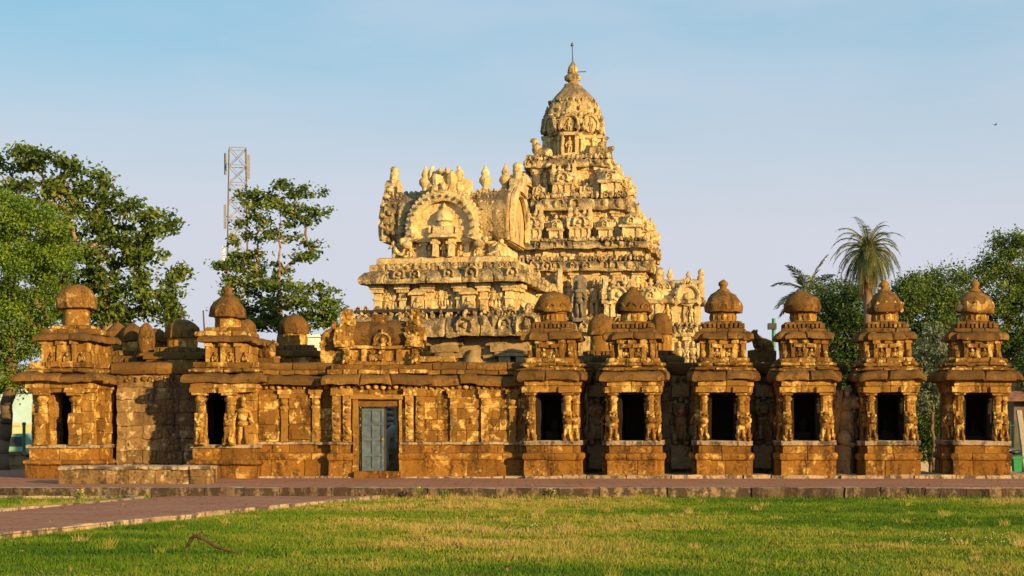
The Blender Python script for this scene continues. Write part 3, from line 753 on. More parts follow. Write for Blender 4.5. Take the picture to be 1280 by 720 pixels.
for px in (421, 434, 512, 525):
    b = MB(2003+px); x = gx(px); b.box(x-.1, x+.1, -.08, .05, .9, 2.05, .06); b.box(x-.14, x+.14, -.11, .05, 2.04, 2.22, .06)
    b.frieze(-.5, -.49, 0, 0, .1, .1); 
    for q in range(6): b.blob((x+b.r.uniform(-.03, .03), -.08, 1.0+q*.17), (.085, .05, .075), 7, 4)
    b.build('carved_jamb', GOLD, G, .012, 8, 50)
b = MB(2010); fx0, fx1 = gx(441), gx(501.5)
b.box(fx0, fx0+.13, -.06, .5, -.02, 1.96, .1); b.box(fx1-.05, fx1+.02, -.02, .5, -.02, 1.96, .1); b.box(fx0-.06, fx1+.05, -.1, .2, 1.955, 2.07, .1)
b.build('door_frame', GOLD, G, .01, 6)
b = MB(2011); b.box(fx0+.12, fx1-.04, .04, .5, 1.77, 1.97, .1); b.build('lintel', EAVE, G, .01, 6)
b = MB(2012); b.box(fx0+.05, fx1, -.2, .7, -.02, .17, .1); b.build('threshold', BASE, G, .01, 6)
BLUE = plain('blue_grey_paint', (.085, .12, .155), .7, 0, .32, 7)
b = MB(2013); dx0, dx1 = gx(451.5), gx(479.5); dz0, dz1 = .175, 1.74; dy = .22
b.box(dx0, dx1, dy, dy+.03, dz0, dz1, .3)
ncx, nrz = 2, 4
for i in range(ncx+1):
    x = dx0+(dx1-dx0)*i/ncx; hw_ = .03 if i == 1 else .035; x = min(max(x, dx0+hw_), dx1-hw_)
    b.box(x-hw_, x+hw_, dy-.03, dy-.001, dz0, dz1, .3)
for j in range(nrz+1):
    z_ = dz0+(dz1-dz0)*j/nrz; z_ = min(max(z_, dz0+.035), dz1-.035)
    for i in range(2):
        a0 = dx0+(.07 if i == 0 else (dx1-dx0)/2+.03); a1 = a0+(dx1-dx0)/2-.1
        b.box(a0, a1, dy-.027, dy-.001, z_-.035, z_+.035, .3)
dob = b.build('door', BLUE, G, .002, 4)
BRASS = plain('brass', (.6, .45, .12), .35, .8)
b = MB(2014); b.box(dx1-.06, dx1-.01, dy-.07, dy-.03, .93, 1.0, .1); b.tube([(dx1-.05, dy-.05, 1.0), (dx1-.035, dy-.05, 1.04), (dx1-.02, dy-.05, 1.0)], .007); b.build('padlock', BRASS, dob, 0)
DARKW = plain('dark_timber_and_shade', (.045, .035, .03), .8)
b = MB(2015); b.box(gx(479.8), gx(482), dy-.03, dy+.06, .175, 1.77, .3); b.build('door_post', DARKW, G, .002)
b = MB(2016); b.box(fx1-.1, fx1-.05, .1, 1.0, .175, 1.77, .3); b.build('door', DARKW, G, .002, label='dark open door leaf folded back against the right jamb')
PG = rect(gl, gr, .02, 1.3)
b = MB(2020); b.frieze(gl, gr, .0, 2.2, .13, .17, .05); b.build('scroll_band', GOLD, G, .01, 8, 60)
b = MB(2021); b.sweep(PG, kap(.22, .27, 2.3), .07, .8, .035, .03, pres=.05, zj=.6); b.build('eave', EAVE, G, .028, 4)
b = MB(2022); b.sweep(PG, [(-.02, 2.55), (.07, 2.58), (.07, 2.68), (-.02, 2.7)], .07, .4, .03, .03); b.sweep(PG, [(-.08, 2.69), (-.03, 2.7), (-.03, 2.8), (-.08, 2.82)], .07, .5, .03); b.build('frieze', BROWN, G, .018, 5)
# low storey and the remains of the barrel roof
b = MB(2023); ux0, ux1 = gx(426), gx(522)
b.sweep(rect(ux0, ux1, .15, 1.2), [(0, 2.78), (.03, 2.8), (.03, 2.9), (-.02, 2.92)], .08, .5, .02)
b.courses(rect(ux0+.06, ux1-.06, .22, 1.15), 2.9, 3.22, 1, .45, .08, .02)
for px in (430, 455, 478, 498, 518): b.box(gx(px)-.06, gx(px)+.06, .13, .24, 2.9, 3.2, .06)
for px in (466, 474): b.sitter(gx(px), .16, 2.9, .3)
b.sweep(rect(ux0, ux1, .15, 1.2), [(-.02, 3.2), (.06, 3.22), (.05, 3.29), (-.04, 3.3)], .08, .5, .02)
b.build('upper_storey', GOLD, G, .014, 6)
b = MB(2024); prof = [(.25, 3.28), (.14, 3.4), (.13, 3.55), (.22, 3.72), (.4, 3.86), (.65, 3.93), (.9, 3.86), (1.08, 3.7), (1.12, 3.45), (1.05, 3.28)]
b.prism_x(prof, gx(436), gx(512), .08, None, .5, .03); b.box(gx(462), gx(482), .45, .95, 3.8, 4.1, .1)
b.build('barrel_roof', DOME, G, .022, 4)
b = MB(2025); b.arch(gx(477), .16, 3.42, .22, .3, .08); b.build('roof_arch', GOLD, G, .014, 8, 60)
for px, sc in ((430, 1.0), (517, .9)):
    b = MB(2026+px); x = gx(px)
    for (y0, y1, z0, z1, w_) in ((.0, 1.25, 3.25, 3.42, .24), (-.02, 1.25, 3.4, 3.58, .25), (.1, 1.15, 3.56, 3.74, .22), (.18, 1.0, 3.72, 3.9, .19), (.28, .9, 3.88, 4.05, .15), (.38, .8, 4.03, 4.2, .12)):
        b.box(x-w_*sc+b.r.uniform(-.03, .03), x+w_*sc+b.r.uniform(-.03, .03), y0, y1, z0, z1, .07)
        for q in range(4): b.blob((x+b.r.uniform(-w_, w_)*.8, y0+.02, b.r.uniform(z0, z1)), (.05, .05, .05), 7, 4)
    b.arch(x, .18, 3.72, .12, .4, .06, n=10); b.blob((x, .6, 4.2), (.12, .14, .06)); b.sitter(x+.08, .02, 2.85, .36)
    b.build('gable_end', BROWN if px > 500 else GOLD, G, .04, 6, 60)
b = MB(2040); x = gx(414); b.arch(x, .3, 3.45, .3, .3, .12, beads=7); b.box(x-.3, x+.3, .3, .7, 2.85, 3.5, .1); b.sitter(x+.34, .25, 2.82, .36); b.blob((x, .35, 3.8), (.09, .1, .1)); b.build('side_arch', BROWN, G, .03, 7, 60)

# ------------------------------------------------------------------ what shows through the doorway: steps and a carved newel
S = thing('stair', 'dim stone steps rising to the right behind the half open doorway', 'steps', (X(492, 2.6), 2.6, 0), 0)
b = MB(2100)
for i in range(5): b.box(-.55+.0, 1.2, i*.3, 2.2, .17*i-.02, .17*(i+1), .15)
b.build('step', OLDW, S, .01, 6)
b = MB(2101); b.tube([(-.32, -.1, .25), (-.3, -.05, .7), (-.2, .1, 1.05), (.0, .3, 1.25)], [.2, .17, .13, .1], 10); b.blob((-.35, -.15, .22), (.2, .2, .16)); b.build('balustrade', GREY, S, .015, 7)
b = MB(2102); b.box(-.3, -.02, .9, 1.2, .0, 2.4, .1)
for q in range(9): b.blob((-.16, .9, 1.0+q*.16), (.11, .05, .075))
b.build('carved_post', GREY, S, .01, 8)
# ------------------------------------------------------------------ domes of the shrines along the inner side of the wall
def rear(px, y, top, lip, neckb, wpx, label, kind, seed):
    T = thing('rear_shrine', label, 'shrine', (X(px, y), y, 0), -8, 'shrines behind the enclosure wall')
    r = wpx*(CAMD+y)/FPX/2; zt, zl, zn = Z(top, y), Z(lip, y), Z(neckb, y)
    b = MB(seed); b.courses(rect(-r*1.5, r*1.5, -r*1.5, r*1.5), 0, zn-.3, 7, .5, .14, .02); b.build('body', BROWN, T, .015, 5)
    b = MB(seed+1); b.sweep(rect(-r*1.4, r*1.4, -r*1.4, r*1.4), kap(.12, .2, zn-.31), .08, .4, .03, .03); b.sweep(rect(-r*1.1, r*1.1, -r*1.1, r*1.1), [(0, zn-.13), (.04, zn-.1), (.04, zn), (-.05, zn+.02)], .07, .15, .02, .03); b.build('eave', EAVE, T, .018, 5)
    b = MB(seed+2); b.lathe(0, 0, [(r*.8, zn-.02), (r*.78, zl+.04)], 24, 2.4)
    if kind == 'oct':
        for i in range(14):
            an = 2*math.pi*i/14; b.blob((r*.8*math.cos(an), r*.8*math.sin(an), (zn+zl)/2), (.03, .03, (zl-zn)*.55), 6, 4)
    b.build('neck', GOLD, T, .008, 7)
    h = zt-zl; b = MB(seed+3)
    P = {'cone': [(.85, 0), (1.0, .05), (1.0, .42), (.98, .46), (.75, .62), (.5, .78), (.22, .92), (.12, .96), (.08, 1.0), (.02, 1.02)],
         'oct': [(.82, 0), (.97, .03), (1.0, .12), (.97, .5), (.93, .58), (.7, .8), (.45, .94), (.15, 1.0), (.02, 1.0)],
         'round': [(.82, 0), (.98, .04), (1.0, .2), (.97, .4), (.85, .64), (.62, .84), (.35, .95), (.1, 1.0), (.02, 1.0)]}[kind]
    b.lathe(0, 0, [(r*a_, zl+h*c) for a_, c in P], 24, 2.5, R(22.5) if kind != 'round' else 0, 8 if kind != 'round' else 0)
    b.build('dome', DOME, T, .026, 5, 36)
    return T
rear(147, 3.6, 402, 425, 436, 32, 'first of two cone capped domes behind the left wall, nearest the corner shrine', 'cone', 3001)
rear(167, 3.2, 403, 428, 440, 34, 'second cone capped dome behind the left wall, beside the egg shaped stone', 'cone', 3011)
rear(193, 3.0, 410, 428, 440, 31, 'low round dome between the egg shaped stone and the big eight sided dome', 'round', 3021)
rear(212, 3.6, 413, 430, 441, 26, 'smallest dome behind the left wall, mostly hidden by the big eight sided dome', 'round', 3026)
rear(228, 2.4, 399, 423, 436, 45, 'big eight sided dome on a ribbed neck, peeking over the left wall', 'oct', 3031)
rear(306, 3.4, 398, 420, 434, 30, 'dome half hidden behind the eight sided domed shrine with the knob', 'round', 3041)
rear(368, 2.6, 394, 418, 433, 39, 'eight sided dome on a fluted neck in front of the slender tree', 'oct', 3051)
rear(752, 3.0, 392, 419, 440, 36, 'rear dome visible between the two shrines right of the masonry wall', 'round', 3061)
rear(827, 3.0, 391, 419, 440, 30, 'rear faceted dome just right of the bald pointed shrine', 'oct', 3071)
b = MB(3100); y = 2.3; b.blob((0, 0, .42), (.24, .22, .5), 14, 10); b.blob((0, 0, .05), (.28, .28, .1), 12, 5)
o = b.build('carved_stone', DOME, None, .02, 11, 30); o.location = (X(183, y), y, Z(447, y)); tag(o, 'egg shaped worn stone sitting on the left wall', 'stone')
def bull(px, y, base, L, rz, label, seed):
    T = thing('seated_bull', label, 'statue', (X(px, y), y, Z(base, y)), rz, 'seated stone bulls on the wall')
    b = MB(seed); q = lambda dx, dy, dz, a, c, d, **k: b.blob((dx*L, dy*L, dz*L), (a*L, c*L, d*L), 12, 8, **k)
    q(.02, 0, .34, .46, .27, .30); q(-.2, 0, .5, .27, .2, .27); q(.33, 0, .3, .24, .27, .26); q(-.3, 0, .68, .17, .13, .22, ry=-20); q(-.38, 0, .82, .18, .12, .13, ry=-25); q(-.52, 0, .76, .1, .09, .09)
    q(-.3, -.12, .92, .04, .04, .08); q(-.3, .12, .92, .04, .04, .08); q(-.35, -.2, .1, .22, .1, .1); q(.25, -.24, .12, .24, .1, .12)
    b.build('body', DOME, T, .02, 5, 60)
    b = MB(seed+1); b.box(-.5*L, .52*L, -.3*L, .3*L, -.25, .06, .1); b.build('pedestal', EAVE, T, .015, 5)
bull(952, 1.95, 441, .62, 25, 'larger seated stone bull on the wall between two right hand shrines', 3110)
bull(335, 1.0, 450, .52, 160, 'worn headless looking bull lump on the wall right of the knobbed shrine', 3120)

# ------------------------------------------------------------------ barrel roofed shrine behind the gateway
BR = thing('barrel_roofed_shrine', 'golden two storey shrine with a barrel roof and big horseshoe arch, behind the gateway', 'temple', (X(548, 6), 6, 0), -12)
lx = lambda px: (px-548)/42.6
b = MB(4000); b.courses(rect(-2.5, 2.5, .55, 4.6), 0, 3.5, 6, .8, .16, .02, .02)
b.sweep(rect(-2.4, 2.4, .6, 4.5), [(0, 3.48), (.08, 3.55), (.1, 3.9), (0, 3.95)], .12, .6, .03); b.build('wall', GOLD, BR, .02, 4)
b = MB(4001)
for px in (552, 628, 650): 
    x = lx(px); b.box(x-.17, x+.17, .3, .6, 0, 3.45, .12); b.box(x-.4, x+.4, .22, .6, 3.42, 3.62, .1); b.box(x-.28, x+.28, .25, .6, 3.3, 3.41, .1); b.box(x-.55, x+.55, .3, .6, 3.62, 3.82, .1)
x = lx(588); b.box(x-.7, x+.7, .45, .56, 2.4, 3.9, .1)
b.lathe(x, .42, [(.3, 2.3), (.3, 3.1), (.24, 3.3), (.14, 3.42), (.12, 3.5)], 16)
for sx in (-1, 1): b.box(x+sx*.5-.17, x+sx*.5+.17, .3, .5, 3.25, 3.34, .08); b.box(x+sx*.5-.2, x+sx*.5+.2, .28, .5, 3.05, 3.13, .08)
b.build('niche', OLDW, BR, .015, 6)
b = MB(4002); b.box(lx(505), lx(566), .2, .55, 3.15, 3.3, .12); b.box(lx(536), lx(566), -.2, .5, 2.9, 3.02, .12); b.build('beam', GOLD, BR, .015, 5)
b = MB(4003); b.box(lx(500), lx(567), .35, .56, 2.2, 3.15, .2); b.build('opening', DARKW, BR, .01, 5)  # solid dark box painted as the shade in an opening
# first heavy cornice
P1 = rect(-2.35, 2.62, .25, 4.6)
K1 = lambda o, z0, h: [(-.1, z0+.06), (o-.03, z0-.02), (o, z0+.05), (o*.97, z0+h*.3), (o*.82, z0+h*.55), (o*.5, z0+h*.8), (0, z0+h), (-.3, z0+h)]
b = MB(4010); b.sweep(P1, K1(.42, 3.86, .72), .1, .9, .03, .03, pres=.08); b.build('cornice', CORN, BR, .035, 5)
b = MB(4011)
for px, r in ((583, .26), (660, .34), (500, .2)): b.arch(lx(px), -.12, 4.15, r, .3, .16, beads=9); b.blob((lx(px), -.1, 4.15+r*1.5), (r*.3, .1, r*.35))
b.frieze(-2.7, 2.95, .08, 4.38, .26, .24, .12); b.frieze(-2.6, 2.9, .18, 4.56, .22, .3, .12)
b.frieze(lx(600), 2.95, -.1, 4.05, .4, .3, .12)
b.build('cornice_carving', CORN, BR, .03, 11, 30)
b = MB(4015); b.at(2.62, 2.4, 0, 90); b.frieze(-2.1, 2.1, -.3, 4.1, .4, .28, .12); b.frieze(-2.1, 2.1, -.15, 4.45, .26, .24, .12); b.X = None
b.build('cornice_carving', CORN, BR, .03, 11, 30)
b = MB(4012); b.box(lx(440), lx(596), -.0, .6, 4.56, 4.66, .12); b.build('black_stained_slab', plain('black_lichen_slab', (.05, .043, .038), .95, 0, .5, 3), BR, .02, 4)
# upper storey
b = MB(4020); b.courses(rect(-2.02, 2.05, .62, 4.1), 4.55, 5.46, 2, .7, .12, .02)
b.build('upper_wall', PALE, BR, .012, 5)
for i, px in enumerate((464, 497, 530, 570, 600, 632, 641, 653)):
    b = MB(4021+i); x = lx(px)
    yy = .5 if i < 6 else (.75 if i == 6 else 1.2)
    if i > 5: x = 2.1
    w_ = .1; b.box(x-w_, x+w_, yy-.05, yy+.2, 4.6, 5.18, .08); b.box(x-w_*1.3, x+w_*1.3, yy-.08, yy+.2, 4.95, 5.02, .08); b.box(x-w_*1.7, x+w_*1.7, yy-.12, yy+.2, 5.18, 5.28, .08); b.box(x-w_*2.2, x+w_*2.2, yy-.15, yy+.2, 5.28, 5.4, .08)
    b.build('pilaster', PALE, BR, .01, 7)
for i, px in enumerate((517, 582)):
    b = MB(4040+i); x = lx(px); b.box(x-.17, x+.17, .34, .6, 4.6, 5.08, .1); b.sweep(rect(x-.2, x+.2, .32, .62), [(0, 5.07), (.07, 5.09), (.05, 5.17), (-.1, 5.28), (-.1, 5.3)], .08); b.sitter(x, .36, 4.68, .34); b.build('small_niche', PALE, BR, .01, 7)
for i, (p0, p1) in enumerate(((470, 490), (540, 564), (607, 626))):
    b = MB(4045+i)
    for q in range(3 if i == 1 else 2):
        x = lx(p0+(p1-p0)*(q+.5)/(3 if i == 1 else 2)); b.figure(x, .62, 4.78 if i == 1 else 4.66, .55 if i == 1 else .7)
    for q in range(8): b.blob((lx(b.r.uniform(p0, p1)), .6, b.r.uniform(4.7, 5.35)), (.09, .06, .09))
    b.build('carved_panel', PALE, BR, .012, 11, 30)
P2 = rect(-2.1, 2.12, .4, 4.15)
b = MB(4050); b.sweep(P2, K1(.34, 5.44, .4), .1, .8, .02, .03, pres=.07)
b.sweep(rect(-2.1, 2.12, .4, 4.15), [(.0, 5.8), (.06, 5.82), (.06, 6.0), (0, 6.02)], .09, .42, .04, .04); b.build('cornice', CORN, BR, .02, 6)
for px in (497, 517, 560, 589, 640): b = MB(4051+px); b.arch(lx(px), .1, 5.68, b.r.uniform(.15, .21), .35, .1); b.build('carved_arch', CORN, BR, .02, 11, 30)
b = MB(4051); b.frieze(-2.1, 2.12, .36, 5.84, .2, .22, .08); b.frieze(-2.3, 2.3, .16, 5.56, .18, .26, .06); b.build('cornice_carving', CORN, BR, .02, 11, 30)
b = MB(4049); b.at(2.12, 2.3, 0, 90); b.frieze(-1.9, 1.9, -.3, 5.56, .22, .3, .08); b.X = None; b.build('cornice_carving', CORN, BR, .02, 11, 30)
b = MB(4052); b.sweep(rect(-1.95, 2.0, .42, 3.8), [(0, 6.0), (.02, 6.06), (.02, 6.16), (-.05, 6.2)], .1, 1.2, .04, .02); b.build('ledge', PALE, BR, .012, 5)
b = MB(4053); b.courses(rect(-1.62, 1.62, .72, 3.4), 6.15, 6.62, 1, .8, .1, .02); b.build('neck', PALE, BR, .012, 5)
for i, px in enumerate((493, 522, 540, 559, 577, 608)):
    b = MB(4054+i); x = lx(px); d = .3 if i in (2, 3) else .62; b.box(x-.075, x+.075, d, .75, 6.18, 6.62+(.2 if i in (2, 3) else 0), .08); b.box(x-.12, x+.12, d-.04, .75, 6.56, 6.64, .08); b.build('pilaster', PALE, BR, .008, 7)
b = MB(4062)
for px in (505, 550, 591, 530, 570): b = MB(4062+px); b.sitter(lx(px), .68, 6.2, .36); b.build('carved_dwarf', PALE, BR, .012, 11, 30)
# barrel roof
ycr, rr, zc = 2.05, 1.42, 7.15
def shoe(r, zb, n=18):
    out_ = []
    for i in range(n+1):
        th = R(222-264*i/n); c_, s_ = math.cos(th), math.sin(th); out_.append((ycr+r*math.copysign(abs(c_)**.72, c_), zc+r*.77*s_**.8 if s_ > 0 else zc+r*.62*s_))
    return [(a_, max(zb, c)) for a_, c in out_][::-1]
b = MB(4070); b.prism_x(shoe(rr, 6.68), -1.85, 1.85, .08, None, .5, .03); pf = shoe(rr, 6.68)
for (yq, zq) in pf:
    if yq < ycr-.25 and zq > 6.72: b.frieze(-1.8, 1.8, yq+.02, zq-.08, .16, .16, .045)
b.build('barrel_roof', CORN, BR, .03, 8, 45)
for i, x in enumerate((-1.92, 1.92)):
    b = MB(4071+i); sx = -1 if i == 0 else 1
    b.at(x, ycr, 0, 90*sx)
    b.arch(0, 0, zc+.02, 1.26, .26, .14, False, False, 26, False, False, 0, -20)
    for q in range(4): b.blob((0, .02, zc+1.5+q*.12), (.3-.05*q, .15, .14))
    b.X = None
    b.prism_x([(ycr-.42, 8.2), (ycr-.3, 8.55), (ycr-.1, 8.7), (ycr+.15, 8.66), (ycr+.36, 8.3), (ycr+.42, 8.1)], x-.2, x+.2, .08)
    b.prism_x([(ycr-1.3, 6.7), (ycr-1.36, 7.2), (ycr-1.0, 8.0), (ycr-.4, 8.45), (ycr+.4, 8.45), (ycr+1.0, 8.0), (ycr+1.36, 7.2), (ycr+1.3, 6.7)], x-.08*sx-.06, x-.08*sx+.06, .06)
    for q in range(15 if sx < 0 else 0):
        th = R(-18+216*q/14); b.blob((x-.04*sx, ycr+1.32*math.cos(th), zc+.05+1.3*math.sin(th)), (.11, .08, .08))
    b.build('gable_arch', PALE, BR, .022, 6, 50)
for i, px in enumerate((508, 587, 613)):
    b = MB(4080+i); x = lx(px); b.box(x-.22, x+.22, ycr-.2, ycr+.2, 8.12, 8.32, .1); finial(b, x, ycr, 8.3, .82, .2); b.build('finial', PALE, BR, .01, 8, 60)
# the big arch with a small shrine carved in it
ax, ay, az = lx(550), .55, 7.02
b = MB(4090); b.arch(ax, ay, az, 1.1, .28, .26, False, False, 36, True, False, 0, -20)
for q in range(30): th = R(-14+208*q/29); b.blob((ax+1.1*math.cos(th), ay-.12, az+1.1*math.sin(th)), (.075, .1, .075), 6, 4)
for sx in (-1, 1): b.blob((ax+sx*1.08, ay-.2, az-.46), (.17, .12, .13)); b.blob((ax+sx*1.24, ay-.2, az-.36), (.1, .1, .12))
for q in range(17): th = R(-12+204*q/16); b.blob((ax+.95*math.cos(th), ay-.3, az+.95*math.sin(th)), (.05, .03, .05), 6, 4)
V = []; m = 28
big = [(ax+.95*math.cos(2*math.pi*k/m), max(6.64, az+.95*math.sin(2*math.pi*k/m))) for k in range(m)]
b.add([(p, ay-.02, q) for p, q in big]+[(p, ay+.9, q) for p, q in big], [tuple(range(m))]+[(k, m+k, m+(k+1) % m, (k+1) % m) for k in range(m)], .6)
b.build('horseshoe_arch', PALE, BR, .014, 7, 50)
b = MB(4091)
for sx in (-1, 1): b.box(ax+sx*.24-.06, ax+sx*.24+.06, ay-.28, ay-.02, 6.2, 6.72, .08)
b.sweep(rect(ax-.3, ax+.3, ay-.3, ay+.02), [(0, 6.7), (.1, 6.74), (.08, 6.82), (-.02, 6.88), (-.02, 7.06), (-.06, 7.08)], .08)
b.lathe(ax, ay-.08, [(.19, 7.05), (.19, 7.2), (.26, 7.23), (.27, 7.34), (.2, 7.5), (.1, 7.58), (.05, 7.62), (.07, 7.68), (.01, 7.76)], 14)
for sx in (-1, 1):
    for q in (.28, .4): b.box(ax+sx*q-.03, ax+sx*q+.03, ay-.22, ay-.1, 6.9, 7.1, .05)
b.figure(ax, ay-.05, 6.22, .45); b.build('carved_miniature', PALE, BR, .008, 9, 50)
b = MB(4092); zz = 8.2
for sx in (-1, 1):
    b.blob((ax+sx*.22, ay+.05, zz+.24), (.17, .2, .3)); b.blob((ax+sx*.42, ay+.1, zz+.02), (.16, .2, .2)); b.blob((ax+sx*.42, ay+.1, zz+.38), (.12, .14, .2)); b.blob((ax+sx*.4, ay+.1, zz+.58), (.07, .08, .1)); b.blob((ax+sx*.26, ay-.12, zz-.02), (.12, .1, .12)); b.blob((ax+sx*.1, ay-.1, zz+.5), (.08, .1, .1))
b.box(ax-.4, ax+.4, ay+.0, ay+.6, zz-.2, zz+.3, .07); b.box(ax-.34, ax+.34, ay+.05, ay+.5, zz+.28, zz+.5, .07); b.blob((ax, ay, zz-.02), (.2, .22, .16)); b.blob((ax, ay-.16, zz+.05), (.08, .1, .12)); b.blob((ax, ay-.1, zz-.14), (.3, .16, .06)); b.box(ax+.3, ax+.62, ay+.3, ay+.9, 7.9, 8.5, .1)
b.prism_x([(ay, 7.9), (ay, 8.1), (ycr, 8.35), (ycr, 7.9)], ax-.5, ax+.5, .1)
b.build('lion_face_crest', PALE, BR, .016, 11, 30)
for i, (px, f) in enumerate(((489, 1), (618, -1))):      # crouching dwarfs holding up the roof
    b = MB(4095+i); x = lx(px); B_ = lambda dx, dz, a_, c, q, **k: b.blob((x+f*dx*.8, .5, 6.2+dz*.8), (a_*.72, c*.8, q*.76), 8, 5, **k)
    B_(0, .27, .12, .13, .22, ry=-25*f); B_(-.12, .5, .11, .11, .12); B_(.14, .12, .22, .1, .07, ry=15*f); B_(.3, .05, .12, .09, .05); B_(-.1, .1, .07, .08, .16, ry=20*f); B_(-.22, .4, .16, .06, .05, ry=-30*f); B_(.12, .42, .16, .06, .05, ry=35*f)
    b.build('carved_dwarf', PALE, BR, .012, 11, 30)

# ------------------------------------------------------------------ the stepped tower
VC = (X(716, 29), 29)
VM = thing('stepped_temple_tower', 'tall golden stepped temple tower crowned with a carved dome and spike', 'temple', (VC[0], VC[1], 0), -9)
def ratha(h, p=.18, f=.38): 
    q = h*f
    return [(-h, -h), (-q, -h), (-q, -h-p), (q, -h-p), (q, -h), (h, -h), (h, -q), (h+p, -q), (h+p, q), (h, q), (h, h), (q, h), (q, h+p), (-q, h+p), (-q, h), (-h, h), (-h, q), (-h-p, q), (-h-p, -q), (-h, -q)]
def sides(b, fn, which=(0, 90, -90)):
    for an in which:
        b.at(0, 0, 0, an); fn(b)
    b.X = None
def storey(z0, z1, h, npil, seed, carve=True):
    b = MB(seed); b.courses(ratha(h), z0, z1+.02, max(1, int((z1-z0)/.45)), .7, .16, .02, .02); b.build('storey_wall', PALE, VM, .02, 4)
    b = MB(seed+1); H = z1-z0
    def fn(b):
        for i in range(npil):
            x = -h+.16+(2*h-.32)*i/(npil-1); y = -h-(.18 if abs(x) < h*.38 else 0)
            w_ = .09; b.box(x-w_, x+w_, y-.1, y+.05, z0, z1-.28*min(1, H), .12); b.box(x-w_*1.6, x+w_*1.6, y-.14, y+.05, z1-.29*min(1, H), z1-.18*min(1, H), .1); b.box(x-w_*2.4, x+w_*2.4, y-.18, y+.05, z1-.18*min(1, H), z1, .1)
            if carve and H > .6 and i < npil-1:
                xm = x+(2*h-.32)/(npil-1)/2
                if b.r.random() < .8: b.figure(xm, y-.05, z0+.1, H*.72)
    for q, an in enumerate((0, 90, -90)):
        b = MB(seed+1+q); b.at(0, 0, 0, an); fn(b); b.X = None; b.build('pilaster_band', PALE, VM, .012, 6, 50)
def cornice(z0, z1, h, o, seed, dens=1.0):
    H = z1-z0; b = MB(seed)
    b.sweep(ratha(h), K1(o, z0, H*.8), .12, .7, .03, .03, pres=.1)
    b.sweep(ratha(h), [(0, z1-.25*H), (o*.45, z1-.22*H), (o*.4, z1), (-.1, z1+.01)], .12, .35, .05, .05)
    b.build('cornice', CORN, VM, .035, 4.5)
    b = MB(seed+1); e = h+o
    def fn(b):
        x = -e+.2
        while x < e-.1:
            y = -e-(.18 if abs(x) < h*.38 else 0)
            if b.r.random() < .5: b.arch(x, y+.04, z0+H*.36, min(.27, H*.36)*b.r.uniform(.6, 1.05), .32, .12, b.r.random() < .4, b.r.random() < .7, 12)
            else: b.blob((x, y+.05, z0+H*.36), (.16, .12, H*.3), 7, 4)
            x += b.r.uniform(.42, .7)/dens
        b.frieze(-e, e, -e+o*.55-.06, z1-.34*H, .38*H+.06, .2, .1)
    for q, an in enumerate((0, 90, -90)):
        b = MB(seed+1+q); b.at(0, 0, 0, an); fn(b); b.X = None; b.build('cornice_carving', CORN, VM, .03, 11, 30)
storey(0, 5.12, 3.75, 8, 5000, False)
cornice(5.1, 5.72, 3.75, .45, 5010)
storey(5.7, 7.64, 3.2, 8, 5020)
cornice(7.62, 8.22, 3.2, .42, 5030)
storey(8.2, 8.58, 3.1, 9, 5040, False)
cornice(8.56, 8.98, 3.1, .42, 5050)
storey(8.95, 10.28, 2.2, 6, 5060)
cornice(10.25, 10.96, 2.2, .4, 5070)
storey(10.93, 12.22, 1.46, 5, 5080)
cornice(12.2, 12.66, 1.46, .34, 5090, 1.2)
# miniature shrines of each parapet: one mesh per kind, copied
def kuta(w_, h, seed):
    b = MB(seed); q = w_/2
    b.box(-q*.8, q*.8, -q*.8, q*.8, 0, h*.36, .12)
    for sx in (-1, 1): b.box(sx*q*.62-.05, sx*q*.62+.05, -q*.92, -q*.7, 0, h*.36, .1); b.box(q*.7, q*.92, sx*q*.62-.05, sx*q*.62+.05, 0, h*.36, .1)
    b.sweep(rect(-q*.8, q*.8, -q*.8, q*.8), K1(q*.3, h*.34, h*.1), .1)
    b.lathe(0, 0, [(q*1.02, h*.43), (q*1.05, h*.47), (q*1.0, h*.56), (q*.85, h*.66), (q*.55, h*.75), (q*.2, h*.79)], 20, 2.6)
    for an in (0, 90, -90):
        b.at(0, 0, 0, an); b.arch(0, -q*.95, h*.54, h*.11, .35, .1, n=10); b.frieze(-q*.7, q*.7, -q*.8, h*.63, h*.08, .16, .08); b.X = None
    finial(b, 0, 0, h*.76, h*.25, q*.26); return b
def sala(w_, d, h, seed, nf=2, bigarch=False):
    b = MB(seed); q = w_/2; e = d/2
    b.box(-q*.85, q*.85, -e*.8, e*.8, 0, h*.34, .14)
    k = max(2, int(w_/.3))
    for i in range(k+1): x = -q*.8+q*1.6*i/k; b.box(x-.05, x+.05, -e*.95, -e*.7, 0, h*.34, .1)
    b.sweep(rect(-q*.85, q*.85, -e*.8, e*.8), K1(e*.25, h*.32, h*.1), .1, .4, .02)
    n = 12; prof = [(e*1.0*math.cos(R(200-220*i/n)), h*.5+h*.22*math.sin(R(200-220*i/n))) for i in range(n+1)][::-1]
    b.prism_x(prof, -q*.8, q*.8, .1)
    for sx in (-1, 1):
        b.at(sx*q*.85, 0, 0, 90*sx); b.arch(0, 0, h*.52, e*1.0, .35, .14, True, False, 14, beads=9); b.X = None
        b.prism_x([(-e*.9, h*.42), (-e*.95, h*.6), (-e*.5, h*.8), (-e*.2, h*1.0), (e*.2, h*1.0), (e*.5, h*.8), (e*.95, h*.6), (e*.9, h*.42)], sx*q*.85-.07, sx*q*.85+.07, .08)
        b.blob((sx*q*.85, -e*.35, h*.78), (.12, .1, .14)); b.blob((sx*q*.85, -e*.75, h*.62), (.13, .1, .13))
    b.arch(0, -e*1.0, h*.52, h*(.2 if not bigarch else .3), .32, .14, n=14, beads=9)
    for i in range(nf): finial(b, (i+.5-nf/2)*w_*.36, 0, h*.7, h*.3, min(.14, w_*.14))
    b.frieze(-q*.7, q*.7, -e*.9, h*.6, h*.1, .2, .08); return b
